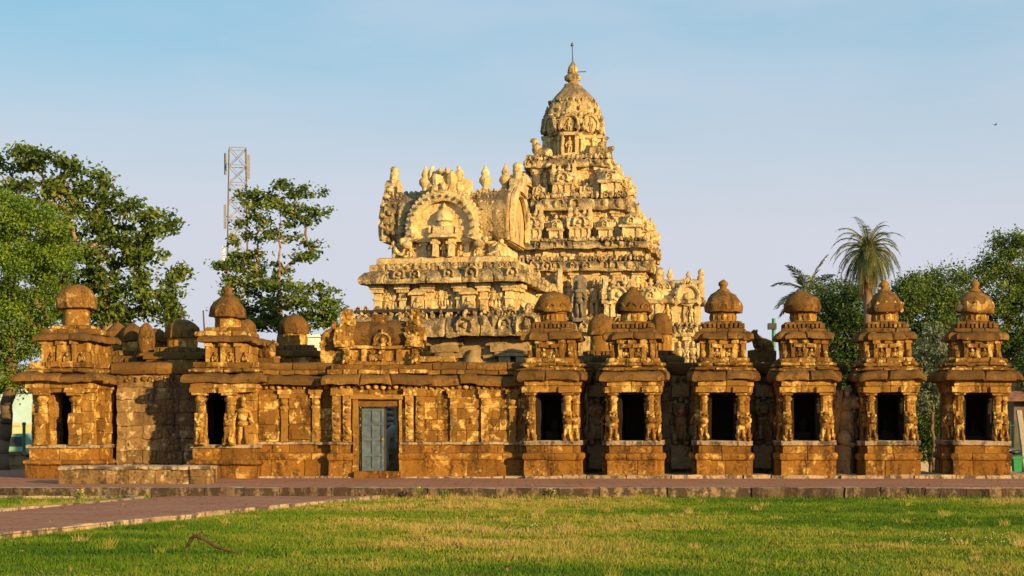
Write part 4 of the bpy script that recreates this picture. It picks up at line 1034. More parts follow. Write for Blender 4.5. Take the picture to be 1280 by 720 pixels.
def put(o, x, y, z, an):
    o.location = (x, y, z); o.rotation_euler = (0, 0, R(an)); return o
cache = {}
def mini(key, bfn, x, y, z, an=0):
    if key not in cache: cache[key] = bfn().build('miniature_shrine', PALE, VM, .022, 9, 32); o = cache[key]
    else: o = cache[key].copy(); COL.objects.link(o); o.parent = VM
    return put(o, x, y, z, an)
for an in (0, 90, -90, 180):
    ca, sa = math.cos(R(an)), math.sin(R(an))
    def row(h, z, items):
        for key, fn, u in items:
            x, y = u, -h; mini(key, fn, x*ca-y*sa, x*sa+y*ca, z, an)
    row(3.05, 8.96, [('s3', lambda: sala(.95, .7, 1.32, 5201), -1.35), ('p3', lambda: kuta(.68, 1.08, 5202), -.33), ('s3', None, .68), ('p3', None, 1.72), ('k3', lambda: kuta(.9, 1.3, 5203), 2.78)])
    row(2.05, 10.95, [('s2', lambda: sala(1.0, .7, 1.3, 5211), -.12), ('k2', lambda: kuta(.95, 1.3, 5212), 1.82)])
    if an: row(3.7, 5.72, [('s4', lambda: sala(2.0, .8, 1.85, 5221, 3, True), -.7), ('k4', lambda: kuta(.9, 1.6, 5222), 1.6), ('k4', None, 3.2)])
for u in (-1.15, .85, 1.05): 
    b = MB(int(u*100)+5230); b.box(u-.3, u+.3, -2.1, -1.9, 10.95, 11.3, .1); b.arch(u, -2.1, 11.2, .16, .35, .08); b.build('parapet', PALE, VM, .015, 6)
# front of the second storey: big arched miniature, leaning slab, finial topped miniature
mini('big', lambda: sala(2.1, .9, 1.95, 5240, 3, True), -.95, -3.75, 5.7)
b = sala(1.35, .8, 1.7, 5241, 4); b.build('miniature_shrine', PALE, VM, .022, 9, 32).location = (2.35, -3.75, 5.7)
mini('k4', None, 3.6, -3.6, 5.7)
mini('k4', None, -3.0, -3.6, 5.7)
SLAB = plain('dark_slab', (.19, .15, .10), .95, 0, .5, 4)
b = MB(5250); b.at(.78, -4.25, 5.5, 0, -4); b.box(-.27, .27, -.12, .12, 0, 1.75, .1); b.blob((0, 0, 1.72), (.24, .12, .2)); b.figure(0, -.1, .15, 1.45); b.X = None; b.build('leaning_slab', SLAB, VM, .02, 6)
for i, u in enumerate((.25, 1.3, -2.2, -2.6)):
    b = MB(5260+i); b.figure(u, -3.42, 5.75, 1.5); b.build('carved_figure', PALE, VM, .016, 11, 30)
# crown
b = MB(5300); b.lathe(0, 0, [(1.12, 12.64), (1.12, 12.76), (.98, 12.8), (.98, 13.5), (1.1, 13.56), (1.12, 13.76)], 32, facets=8, rot=R(22.5))
for i in range(8):
    b.at(0, 0, 0, 45*i)
    for sx in (-.32, .32): b.box(sx-.07, sx+.07, -1.04, -.83, 12.8, 13.6, .1); b.box(sx-.12, sx+.12, -1.08, -.83, 13.46, 13.62, .1)
    if i % 2 == 0: b.box(-.33, .33, -1.3, -.9, 12.66, 12.85, .1); b.box(-.34, -.24, -1.28, -.9, 12.84, 13.62, .1); b.box(.24, .34, -1.28, -.9, 12.84, 13.62, .1); b.box(-.4, .4, -1.32, -.9, 13.6, 13.74, .1); b.figure(0, -1.1, 12.84, .72)
b.X = None; b.build('neck', PALE, VM, .014, 6)
b = MB(5310); b.lathe(0, 0, [(1.05, 13.68), (1.14, 13.72), (1.17, 13.8), (1.19, 14.05), (1.19, 14.4), (1.16, 14.75), (1.07, 15.05), (.94, 15.33), (.75, 15.58), (.54, 15.77), (.40, 15.88), (.34, 16.0)], 48, lobes=8, lob=.07, rot=0)
b.build('dome', CORN, VM, .045, 6, 60)
b = MB(5320)
for i in range(8):
    b.at(0, 0, 0, 45*i); b.arch(0, -1.18, 14.12, .44, .3, .16, False, False, 16, True, True, 13); b.blob((0, -1.17, 14.64), (.2, .09, .22)); b.blob((0, -1.1, 14.92), (.12, .06, .18)); b.blob((-.2, -1.13, 14.52), (.14, .08, .14)); b.blob((.2, -1.13, 14.52), (.14, .08, .14)); b.frieze(-.36, .36, -.98, 15.1, .16, .15, .07); b.figure(0, -1.22, 13.8, .55)
    b.at(0, 0, 0, 45*i+22.5)
    for q in range(4): b.blob((0, -1.31+.035*q**2, 14.2+q*.3), (.07, .05, .12))
b.X = None; b.build('dome_carving', CORN, VM, .02, 11, 30)
b = MB(5330); b.lathe(0, 0, [(.36, 15.92), (.38, 16.0), (.2, 16.05), (.18, 16.1), (.35, 16.2), (.37, 16.34), (.2, 16.47), (.24, 16.52), (.22, 16.62), (.2, 16.74), (.1, 16.9), (.03, 17.0)], 16); b.build('finial', CORN, VM, .008, 7, 60)
IRON = plain('iron', (.12, .1, .09), .5, .6)
b = MB(5331); b.tube([(0, 0, 16.9), (-.03, 0, 17.85)], [.028, .016]); b.blob((-.03, 0, 17.72), (.07, .07, .08)); b.tube([(.2, -.2, 16.5), (.6, -.3, 16.48)], .018); b.build('lightning_spike', IRON, VM, 0)
for i, (sx, sy) in enumerate(((-1, -1), (1, -1), (-1, 1), (1, 1))):
    b = MB(5340+i); b.at(sx*1.2, sy*1.2, 12.64, 0 if sx < 0 else 180, sc=1.05); q = lambda dx, dy, dz, a_, c, d, **k: b.blob((dx, dy, dz), (a_, c, d), 10, 6, **k)
    q(.05, 0, .24, .36, .2, .22); q(-.18, 0, .4, .2, .16, .26); q(-.26, 0, .64, .13, .1, .19); q(-.34, 0, .74, .14, .09, .1); q(.25, 0, .22, .2, .2, .22); q(-.25, -.15, .08, .2, .08, .08)
    b.X = None; b.build('carved_bull', CORN, VM, .03, 11, 30)
# corner chapel on the right of the tower
b = MB(5400); ox, oy = 4.75, -3.2
b.courses(rect(ox-.95, ox+.95, oy, oy+2.2), 0, 4.95, 8, .6, .14, .02)
for u in (-.8, -.3, .3, .8): b.box(ox+u-.08, ox+u+.08, oy-.1, oy+.05, 0, 4.95, .14); b.box(ox+u-.16, ox+u+.16, oy-.15, oy+.05, 4.75, 4.96, .1)
for u in (-.55, 0, .55): b.figure(ox+u, oy, 3.6, 1.1)
b.courses(rect(ox-.8, ox+.8, oy+.15, oy+2.0), 5.4, 6.35, 2, .4, .1, .03)
for u in (-.7, -.25, .25, .7): b.box(ox+u-.08, ox+u+.08, oy+.05, oy+.2, 5.4, 6.35, .1)
b.figure(ox-.48, oy+.1, 5.45, .8); b.figure(ox+.48, oy+.1, 5.45, .8)
b.build('chapel_wall', PALE, VM, .018, 6, 50)
b = MB(5401); b.sweep(rect(ox-.95, ox+.95, oy, oy+2.2), K1(.25, 4.93, .45), .1, .5, .03, .03); b.frieze(ox-1.1, ox+1.1, oy-.2, 5.05, .3, .24, .1); b.frieze(ox-1.0, ox+1.0, oy-.05, 5.32, .2, .2, .1)
b.sweep(rect(ox-.85, ox+.85, oy+.1, oy+2.1), K1(.2, 6.3, .28), .1, .5, .03, .03); b.build('chapel_cornice', CORN, VM, .025, 6, 50)
b = MB(5402); prof = [(oy+1.1+.95*math.cos(R(200-220*i/12)), 6.75+.6*math.sin(R(200-220*i/12))) for i in range(13)][::-1]
b.prism_x(prof, ox-.9, ox+.8, .1); b.arch(ox+.35, oy+.02, 6.55, .52, .28, .16, True, True, 16, beads=13); b.sitter(ox+.35, oy-.1, 7.05, .5)
for sx in (-.9, .85):
    b.prism_x([(oy+.2, 6.5), (oy+.15, 6.9), (oy+.6, 7.3), (oy+.9, 7.6), (oy+1.3, 7.6), (oy+1.6, 7.3), (oy+2.0, 6.9), (oy+2.0, 6.5)], ox+sx-.08, ox+sx+.08, .1); b.blob((ox+sx, oy+.7, 7.35), (.15, .14, .16)); b.blob((ox+sx, oy+.95, 7.62), (.12, .14, .15)); b.blob((ox+sx, oy+.3, 7.0), (.15, .14, .16))
b.frieze(ox-.9, ox+.1, oy+.2, 6.85, .3, .25, .1)
b.build('chapel_roof', PALE, VM, .025, 6, 50)
b = MB(5403); finial(b, ox-.45, oy+1.1, 7.3, .55, .15); b.build('finial', PALE, VM, .01, 7, 60)
# ------------------------------------------------------------------ vegetation helpers
def leaf_geo(P, size, up=.6, tint=None, aspect=.55, r=rng):
    n = len(P); N = r.normal(size=(n, 3)); N[:, 2] = np.abs(N[:, 2])+up*.55; N /= np.linalg.norm(N, axis=1)[:, None]
    A = r.normal(size=(n, 3)); U = np.cross(N, A); U /= np.linalg.norm(U, axis=1)[:, None]; Wv = np.cross(N, U)
    s_ = (size*r.uniform(.6, 1.3, n))[:, None]
    V = np.stack([P-U*s_*.5, P+Wv*s_*aspect*.5-N*s_*.06, P+U*s_*.5-N*s_*.12, P-Wv*s_*aspect*.5-N*s_*.06], 1).reshape(-1, 3)
    F = np.arange(n*4).reshape(n, 4); return V, F, np.repeat(tint if tint is not None else r.random(n), 4)
BARK = stone('bark', (.10, .065, .04), (.2, .135, .085), (.28, .21, .15), (.04, .028, .02), .66, .6, k=2)
BARKL = stone('pale_bark', (.22, .14, .085), (.34, .23, .15), (.42, .32, .24), (.1, .06, .04), .66, .62, k=2)
def tree(name, label, cat, px, y, base_z, spine, lobes, leaf, nclu, nleaf, crad, mat, bark, r0=.16, flat=.55, group=None, seed=1, ydepth=1.0, up=.6, crown='crown'):
    """spine: trunk columns/rows in the picture at depth y; lobes: (col, row, rx, ry) of the foliage masses"""
    r = np.random.default_rng(seed); T = thing(name, label, cat, (X(px, y), y, base_z), 0, group)
    sc = (CAMD+y)/FPX; ox = X(px, y)
    C = []; ar = np.array([l[2]*l[3] for l in lobes], float); ar /= ar.sum()
    for (cx, cy_, rx_, ry_), f in zip(lobes, ar):
        k = max(3, int(round(nclu*f)))
        q = r.normal(size=(k, 3)); q /= np.linalg.norm(q, axis=1)[:, None]; q *= r.uniform(.45, 1, k)[:, None]**.6
        yo = r.uniform(-.5, .5)*rx_*sc*ydepth
        C.append(np.column_stack([X(cx, y)-ox+q[:, 0]*rx_*sc, yo+q[:, 1]*rx_*sc*ydepth, Z(cy_, y)-base_z+q[:, 2]*ry_*sc]))
    C = np.vstack(C); C[:, 2] = np.maximum(C[:, 2], .3)
    # limbs: every clump joins the nearest wood below it
    nodes = [(np.array([X(a_, y)-ox, 0, Z(c, y)-base_z]), i-1) for i, (a_, c) in enumerate(spine)]
    nodes[0] = (np.array([nodes[0][0][0], 0, -.3]), -1)
    fine = [nodes[0]]
    for i in range(1, len(nodes)):
        p, q = nodes[i-1][0], nodes[i][0]
        for t in (.25, .5, .75, 1): fine.append((p+(q-p)*t+r.normal(size=3)*[.03, .05, 0], len(fine)-1))
    nodes = fine; ns = len(nodes); tot = np.zeros(len(nodes)+len(C)*3)
    order = np.argsort(np.linalg.norm(C-nodes[ns//2][0], axis=1))
    for ci in order:
        c = C[ci]; P = np.array([n[0] for n in nodes]); dv = c-P; d = np.linalg.norm(dv, axis=1)
        cost = d+np.maximum(0, P[:, 2]-c[2]+.1*d)*1.2+np.where(np.arange(len(P)) < 3, 3, 0)
        j = int(np.argmin(cost)); p = nodes[j][0]
        m1 = p+(c-p)*.4+np.array([0, 0, .06*d[j]])+r.normal(size=3)*.05*d[j]
        nodes.append((m1, j)); nodes.append((c, len(nodes)-1))
    wgt = np.zeros(len(nodes)); ch = np.zeros(len(nodes), int)
    for i in range(len(nodes)-1, 0, -1):
        if i >= ns and (i-ns) % 2 == 1: wgt[i] += 1
        wgt[nodes[i][1]] += wgt[i]
    rad = r0*np.sqrt(np.maximum(wgt, .4)/max(1, wgt[0])); rad = np.maximum(rad, .012)
    b = MB(seed)
    for i in range(1, len(nodes)):
        p = nodes[nodes[i][1]][0]; q = nodes[i][0]
        rp = min(rad[nodes[i][1]], rad[i]*1.5) if i >= ns else rad[nodes[i][1]]
        b.tube([p, (p+q)/2+r.normal(size=3)*.02, q], [rp, (rp+rad[i])/2, rad[i]], 6 if rad[i] > .03 else 4)
    b.build('trunk', bark, T, .006, 5, 180)
    P = []; TT = []
    for c in C:
        n = int(nleaf*r.uniform(.6, 1.3)); q = r.normal(size=(n, 3)); q /= np.linalg.norm(q, axis=1)[:, None]
        q *= (r.random(n)**.45)[:, None]*crad*r.uniform(.7, 1.3); q[:, 2] *= flat
        far = r.random(n) < .15; q[far] *= 1.9; P.append(c+q+r.normal(0, .04, (n, 3))); TT.append(np.clip(r.uniform(.15, .75)+r.normal(0, .16, n), 0, 1))
    V, F, tt = leaf_geo(np.vstack(P), leaf, up, np.concatenate(TT), .6, r)
    me = fast_mesh(crown, V, F); set_tint(me, tt); me.materials.append(mat); link(bpy.data.objects.new(crown, me), T)
    return T
L_BIG = leafmat('broad_leaf', (.035, .07, .01), (.11, .17, .028), (.23, .29, .055), (.34, .22, .055))
L_BRT = leafmat('bright_leaf', (.05, .11, .012), (.14, .24, .022), (.24, .33, .045))
L_DRK = leafmat('dark_leaf', (.028, .06, .014), (.075, .135, .028), (.15, .21, .05))
L_MID = leafmat('mid_leaf', (.038, .08, .014), (.105, .17, .03), (.19, .25, .055))
L_GRY = leafmat('grey_green_leaf', (.07, .095, .05), (.15, .185, .11), (.3, .33, .23))
L_PLM = leafmat('palm_leaf', (.05, .07, .018), (.12, .14, .04), (.22, .22, .08), (.3, .2, .08), .15)
TG = 'trees round the temple'
tree('broadleaf_tree', 'tall spreading dark green tree with layered boughs at the left edge', 'tree', 120, 12, LAWN,
     [(120, 600), (125, 480), (135, 420), (125, 360), (95, 300), (75, 240)],
     [(15, 200, 42, 20), (70, 205, 38, 14), (95, 225, 45, 16), (40, 245, 60, 20), (130, 250, 38, 12), (95, 275, 60, 20), (165, 262, 22, 9), (160, 290, 45, 14), (195, 275, 26, 9), (212, 285, 18, 10), (130, 315, 55, 20), (180, 318, 26, 10), (150, 350, 45, 18), (205, 340, 24, 10), (210, 362, 16, 8), (185, 375, 34, 16), (205, 392, 22, 12), (140, 385, 45, 18), (30, 300, 50, 40), (90, 340, 40, 40), (120, 400, 50, 20)],
     .18, 370, 62, .37, L_BIG, BARKL, .2, .5, TG, 11, .8)
tree('feathery_tree', 'bright green fine leaved tree in front of the tall one, at the left edge', 'tree', 2, 7, LAWN,
     [(4, 600), (6, 530), (14, 480), (8, 420), (10, 330), (15, 270)],
     [(-5, 270, 52, 34), (40, 285, 44, 34), (75, 325, 26, 22), (25, 340, 66, 40), (60, 385, 36, 24), (0, 400, 60, 40), (35, 425, 36, 24), (-20, 460, 50, 34), (20, 468, 24, 20)],
     .09, 330, 190, .34, L_BRT, BARK, .2, .7, TG, 12, .8)
tree('slender_tree', 'slender open tree with pale trunk and tiers of big leaves, beside the lattice mast', 'tree', 352, 18, LAWN,
     [(354, 600), (353, 470), (351, 400), (350, 340), (350, 300), (352, 262)],
     [(306, 244, 24, 8), (330, 248, 22, 10), (365, 236, 26, 9), (388, 240, 16, 7), (398, 262, 14, 7), (345, 262, 40, 10), (375, 278, 22, 8), (318, 276, 24, 8), (335, 292, 34, 8), (296, 300, 14, 5),
      (308, 318, 26, 8), (292, 332, 20, 8), (272, 332, 8, 5), (330, 335, 34, 10), (388, 304, 14, 3), (392, 318, 14, 4), (372, 322, 14, 5), (315, 350, 34, 10), (290, 355, 16, 8),
      (350, 362, 45, 10), (395, 362, 22, 8), (335, 378, 44, 12), (395, 384, 30, 14), (412, 398, 16, 12), (370, 398, 48, 14), (320, 402, 42, 14), (288, 388, 18, 8), (300, 368, 20, 6)],
     .17, 260, 48, .31, L_BIG, BARKL, .14, .5, TG, 13, .7)
tree('broadleaf_tree', 'dark rounded tree behind the plain smooth domed shrine, under the coconut palm', 'tree', 1040, 34, LAWN,
     [(1045, 600), (1045, 520), (1042, 460), (1045, 400)],
     [(1050, 372, 34, 20), (1030, 390, 26, 20), (1070, 388, 36, 26), (1045, 420, 45, 30), (1085, 430, 34, 40), (1025, 440, 40, 34), (1050, 480, 50, 40), (1090, 490, 36, 40), (1040, 530, 50, 30)],
     .14, 560, 110, .58, L_DRK, BARK, .3, .7, TG, 14, .9)
tree('broadleaf_tree', 'broad dark tree between the date palm and the tall right edge tree', 'tree', 1160, 38, LAWN,
     [(1160, 600), (1160, 520), (1158, 450), (1160, 390)],
     [(1185, 345, 22, 10), (1200, 355, 16, 12), (1150, 356, 30, 14), (1130, 372, 26, 20), (1165, 375, 45, 20), (1195, 385, 28, 20), (1145, 410, 46, 28), (1185, 425, 44, 30), (1130, 460, 40, 40), (1170, 480, 50, 40), (1205, 480, 36, 40), (1150, 535, 60, 30)],
     .14, 640, 110, .58, L_MID, BARK, .3, .7, TG, 15, .9)
tree('broadleaf_tree', 'tall tree with open crown at the right edge, rising above the end shrine', 'tree', 1262, 24, LAWN,
     [(1262, 600), (1262, 520), (1258, 440), (1262, 370), (1264, 320)],
     [(1262, 300, 24, 9), (1285, 312, 26, 14), (1248, 322, 22, 10), (1232, 342, 14, 9), (1270, 340, 30, 14), (1228, 355, 8, 5), (1300, 350, 30, 30), (1250, 368, 26, 14), (1238, 392, 22, 12), (1278, 385, 26, 20), (1262, 420, 34, 22), (1235, 440, 24, 26), (1295, 440, 40, 40), (1262, 475, 30, 26)],
     .12, 400, 110, .42, L_MID, BARK, .22, .65, TG, 16, .9)
tree('broadleaf_tree', 'shadowy low tree beyond the right end shrine, partly outside the picture', 'tree', 1300, 18, LAWN,
     [(1300, 600), (1300, 540), (1300, 500)],
     [(1290, 480, 30, 24), (1320, 470, 50, 40), (1340, 430, 60, 50), (1300, 500, 34, 16)], .14, 140, 75, .4, L_DRK, BARK, .2, .7, TG, 17, .9)
tree('shrub', 'pale grey green flowering shrub between the two leaf carved shrines', 'shrub', 1166, 9, LAWN,
     [(1166, 600), (1166, 560), (1166, 500)],
     [(1164, 420, 14, 14), (1172, 440, 16, 16), (1158, 452, 18, 14), (1168, 475, 22, 14), (1160, 500, 20, 16), (1152, 435, 10, 10)], .1, 90, 60, .22, L_GRY, BARK, .05, .9, None, 18, .9)
tree('hedge_bush', 'dense creeper covered bush filling the gap between the last two shrines', 'shrub', 1164, 10.5, LAWN,
     [(1164, 600), (1164, 560), (1164, 520)],
     [(1150, 490, 26, 26), (1180, 500, 26, 26), (1160, 530, 34, 26), (1140, 540, 24, 24), (1190, 545, 24, 22), (1165, 560, 34, 14)], .09, 200, 80, .26, L_DRK, BARK, .07, .9, None, 19, .7)

def palm(name, label, px, y, top, crown_px, nf, flen, droop, mat, seed, skirt, lean=0, lw=.035, ll=.42, elmin=-65):
    r = np.random.default_rng(seed); T = thing(name, label, 'palm tree', (X(px, y), y, LAWN), 0, 'palms behind the shrines')
    h = Z(top, y)-LAWN; b = MB(seed)
    pts = [(lean*(t-1), 0, h*t) for t in np.linspace(0, 1, 16)]; b.tube(pts, [(.26-.06*t+.015*(i % 2))*min(1, (CAMD+y)/85) for i, t in enumerate(np.linspace(0, 1, 16))], 10)
    b.build('trunk', BARKL, T, .015, 5, 60)
    def fronds(n, e0, e1, L, nm, m, dry):
        Vs, Ts, rb = [], [], MB(seed+5)
        for i in range(n):
            az = 2*math.pi*(i*.618+r.uniform(-.05, .05)); el = R(e0+(e1-e0)*((i+.5)/n)**.8); l_ = L*r.uniform(.85, 1.1)
            d = np.array([math.cos(az)*math.cos(el), math.sin(az)*math.cos(el), math.sin(el)]); p = np.array([0, 0, h+.1]); k = 26; path = [p.copy()]
            tb = r.uniform(.1, .8) if not dry else r.uniform(.6, 1)
            for q in range(k):
                d = d+np.array([0, 0, -droop/k*(1+q/k)]); d /= np.linalg.norm(d); p = p+d*l_/k; path.append(p.copy())
                if q < 3: continue
                sd_ = np.cross(d, [0, 0, 1]); sd_ /= max(1e-6, np.linalg.norm(sd_)); upv = np.cross(sd_, d)
                le = ll*(math.sin(math.pi*min(1, (q+1.5)/(k+2))**.7)*.8+.2)
                for s_ in (-1, 1):
                    for u in (0, .5):
                        o_ = p-d*l_/k*u; tip = o_+s_*sd_*le*.75+d*le*.6+upv*r.uniform(-.28, .18)*le-np.array([0, 0, .12*le]); mid_ = (o_+tip)/2+upv*.03*le
                        Vs.append([o_, mid_+d*lw, tip, mid_-d*lw]); Ts.append(np.clip(tb+r.normal(0, .1), 0, 1))
            rb.tube([tuple(v) for v in path[::3]], [.035*(1-j/len(path[::3])*.7) for j in range(len(path[::3]))], 4)
        V = np.array(Vs).reshape(-1, 3); F = np.arange(len(V)).reshape(-1, 4)
        me = fast_mesh(nm, V, F); set_tint(me, np.repeat(Ts, 4)); me.materials.append(m); o = link(bpy.data.objects.new(nm, me), T)
        rb.build('frond_stems', m, o, 0)
    fronds(nf, 82, elmin, flen, 'fronds', mat, False)
    if skirt: fronds(34, -55, -84, flen*1.0, 'dry_fronds', DRYP, True)
    return T
DRYP = leafmat('dry_palm_leaf', (.10, .06, .025), (.18, .11, .04), (.27, .17, .07), None, .1)
palm('date_palm', 'tall date palm with a full round head of fronds, highest of the right side trees', 1085, 22, 316, 80, 92, 1.72, 1.55, L_PLM, 31, True, 0, .009, .27, -48)
palm('coconut_palm', 'smaller coconut palm with few broad fronds, left of the date palm', 1010, 40, 368, 60, 15, 2.1, .75, L_PLM, 32, False, .3, .04, .6, -30)

# far wood closing the horizon
r = np.random.default_rng(5); P = np.column_stack([r.uniform(-150, 150, 60000), r.uniform(108, 125, 60000), r.random(60000)])
hh = 3.2+1.6*vnoise(np.column_stack([P[:, 0]*.12, P[:, 1]*.02, P[:, 0]*0]), 3)+.7*vnoise(np.column_stack([P[:, 0]*.5, P[:, 1]*.1, P[:, 0]*0]), 8)
P[:, 2] = LAWN+P[:, 2]**.7*hh
V, F, tt = leaf_geo(P, .55, .5, None, .7, r); me = fast_mesh('far_wood', V, F); set_tint(me, tt); me.materials.append(L_DRK); o = link(bpy.data.objects.new('far_wood', me)); tag(o, 'low dark wood closing the horizon far behind the temple', 'trees', None, 'stuff')

# ------------------------------------------------------------------ lawn grass
def grass_mat():
    m, t, p, o = newmat('grass_blades'); ti = tintattr(t)
    cr_ = t.nodes.new('ShaderNodeValToRGB'); e_ = cr_.color_ramp.elements
    e_[0].position = 0; e_[0].color = (.05, .12, .008, 1); e_[1].position = 1; e_[1].color = (.50, .36, .13, 1)
    for q, c in ((.35, (.12, .215, .014)), (.6, (.25, .28, .03)), (.8, (.42, .33, .08))): n = e_.new(q); n.color = (*c, 1)
    t.links.new(ti, cr_.inputs[0]); t.links.new(cr_.outputs[0], p.inputs['Base Color']); p.inputs['Roughness'].default_value = .7; p.inputs['Specular IOR Level'].default_value = .15
    tr = t.nodes.new('ShaderNodeBsdfTranslucent'); ms = t.nodes.new('ShaderNodeMixShader'); ms.inputs[0].default_value = .35
    t.links.new(cr_.outputs[0], tr.inputs[0]); t.links.new(p.outputs[0], ms.inputs[1]); t.links.new(tr.outputs[0], ms.inputs[2]); t.links.new(ms.outputs[0], o.inputs[0]); return m
GRASS = grass_mat()
def fb(P2, f, s): 
    Q = np.column_stack([P2[:, 0]*f[0], P2[:, 1]*f[1], np.zeros(len(P2))]); return vnoise(Q, s)*.6+vnoise(Q*2.3+9, s+1)*.3+vnoise(Q*5.1+3, s+2)*.15
def inpath(x, y):
    r_ = -2.9+(y-PY0)*(6.85-2.9)/(18.6-6.7)*1.0; l_ = np.where(y > -8.2, -7.3, np.where(y > -12.5, -7.55+(y+8.2)*.25, -8.62+(y+12.5)*.29)); 
    return (x < r_+.1) & (x > l_-.18)
r = np.random.default_rng(77); N = 620000
d = np.sqrt(r.random(N)*(33.35**2-14.2**2)+14.2**2)*1.0; x = r.uniform(-.40, .40, N)*d; y = d-CAMD
ok = ~inpath(x, y) & (y < PY0-.03); x, y, d = x[ok], y[ok], d[ok]; n = len(x); P2 = np.column_stack([x, y])
big = fb(P2, (.17, .5), 23); mid = fb(P2, (.8, 1.1), 31); tuft = fb(P2, (2.6, 2.6), 41)
dry = np.clip(.50+big*.6+mid*.3+.12*np.exp(-((y+9.5)/2.2)**2)-.10*np.clip((-20-y)/3, 0, 1), 0, 1)  # straw mix; greener, darker foreground paints shade onto the near lawn
dens = np.clip(.85+mid*.5-np.clip(big-.35, 0, 1), .25, 1); keep = r.random(n) < dens
x, y, d, big, mid, tuft, dry, P2 = [q[keep] for q in (x, y, d, big, mid, tuft, dry, P2)]; n = len(x)
tall = np.clip((dry-.5)*2.2, 0, 1)*np.clip(tuft*2, 0, 1)
kerbside = np.exp(-np.abs(y-PY0)/.25)
h = (.026+.026*r.random(n))*(1+.8*np.clip(tuft, -.5, 1))+tall*r.random(n)*.10+kerbside*r.random(n)**3*.12
wd = (.0045+.004*r.random(n))*(d/16)**.8
an = r.uniform(0, 2*math.pi, n); la = r.uniform(0, 2*math.pi, n); ln = h*r.uniform(.1, .8, n)
ca, sa = np.cos(an)*wd, np.sin(an)*wd
V = np.stack([np.column_stack([x-ca, y-sa, np.full(n, LAWN-.03)]), np.column_stack([x+ca, y+sa, np.full(n, LAWN-.03)]), np.column_stack([x+np.cos(la)*ln, y+np.sin(la)*ln, LAWN-.03+h])], 1).reshape(-1, 3)
tt = np.clip(dry*.85+r.normal(0, .12, n)+tall*.2-.02, 0, 1)
me = fast_mesh('lawn_grass', V, np.arange(n*3).reshape(n, 3)); set_tint(me, np.repeat(tt, 3)); me.materials.append(GRASS)
o = link(bpy.data.objects.new('lawn_grass', me)); tag(o, 'short lawn of green grass with straw coloured patches', 'grass', None, 'stuff')

r = np.random.default_rng(123); Vs, Ts = [], []
for i in range(230):
    dd = math.sqrt(r.uniform(15**2, 33**2)); xx = r.uniform(-.36, .36)*dd; yy = dd-CAMD
    if inpath(np.array([xx]), np.array([yy]))[0] or yy > PY0-.1: continue
    k = int(r.uniform(12, 46)); hh = r.uniform(.05, .17); tb = r.uniform(.1, .95)
    px_ = xx+r.normal(0, .05, k); py_ = yy+r.normal(0, .05, k); la = r.uniform(0, 6.28, k); L = hh*r.uniform(.5, 1.1, k); ln = L*r.uniform(.2, .9, k); wd = .005*dd/18
    Vs.append(np.stack([np.column_stack([px_-wd, py_, np.full(k, LAWN-.03)]), np.column_stack([px_+wd, py_, np.full(k, LAWN-.03)]), np.column_stack([px_+np.cos(la)*ln, py_+np.sin(la)*ln, LAWN-.03+L])], 1).reshape(-1, 3)); Ts.append(np.clip(np.repeat(tb+r.normal(0, .1, k), 3), 0, 1))
V = np.vstack(Vs); me = fast_mesh('tall_grass', V, np.arange(len(V)).reshape(-1, 3)); set_tint(me, np.concatenate(Ts)); me.materials.append(GRASS)
o = link(bpy.data.objects.new('tall_grass', me)); tag(o, 'scattered longer tussocks standing out of the short lawn', 'grass', None, 'stuff')
n = 700; dd = np.sqrt(r.uniform(15**2, 36**2, n)); xx = r.uniform(-.36, .36, n)*dd; zz = np.where(dd > 33.3, .012, LAWN+.015)
zz = np.where(inpath(xx, dd-CAMD) & (dd < 33.3), -.155, zz)
V, F, tt = leaf_geo(np.column_stack([xx, dd-CAMD, zz]), .06, 1.5, None, .5, r); me = fast_mesh('fallen_leaves', V, F); set_tint(me, tt); me.materials.append(DRYP)
o = link(bpy.data.objects.new('fallen_leaves', me)); tag(o, 'dry brown leaves fallen over the lawn and paving', 'leaves', None, 'stuff')

# ------------------------------------------------------------------ foreground pieces
y = gy(605, 0); x0, x1, x2 = X(75, y), X(205, y), X(257, y)
PL = thing('stone_plinth', 'low worn rectangular stone platform lying on the paving before the corner shrine', 'plinth', ((x0+x2)/2, y, 0), 0); cx = (x0+x2)/2
b = MB(6000); xx = x0-cx
for L in (.95, 1.2, x2-x0-2.15-.35): b.courses(rect(xx+.005, xx+L-.005, 0, 1.1), -.02, .33, 1, .8, .07, .02); xx += L
b.courses(rect(xx+.01, x2-cx+.05, -.06, 1.15), -.02, .33, 2, .5, .07, .02); b.build('body', STAINW, PL, .026, 5)
b = MB(6001); b.box(x0-cx-.03, xx-.01, -.04, 1.15, .325, .39, .08); b.box(xx+.01, x2-cx+.08, -.09, 1.2, .325, .395, .08); b.build('top_slab', KERB, PL, .018, 5)
y = -21.2; sx = (CAMD+y)/FPX; ROOT = plain('dry_root', (.075, .034, .018), .8, 0, .6, 12); b = MB(6010)
q = lambda px, py: ((px-640)*sx, y+b.r.uniform(-.01, .01), CAMZ-(py-HOR)*sx)
b.tube([q(240, 670), q(247, 670), q(258, 676), q(270, 683), q(282, 688), q(297, 691), q(310, 692)], [.019, .021, .019, .016, .013, .009, .005], 8)
b.tube([q(244, 669), q(237, 673), q(234, 679), q(233, 685)], [.018, .013, .011, .02], 7); b.tube([q(242, 671), q(238, 677), q(235, 684)], [.012, .009, .012], 6)
b.tube([q(247, 672), q(249, 678), q(248, 685)], [.006, .004, .003], 5); b.tube([q(243, 669), q(241, 665)], [.008, .003], 5); b.tube([q(244, 670), q(246, 666)], [.008, .003], 5)
b.tube([q(246, 670), q(252, 664), q(254, 661)], [.007, .004, .002], 5); b.tube([q(262, 678), q(268, 677), q(273, 673)], [.006, .004, .002], 5)
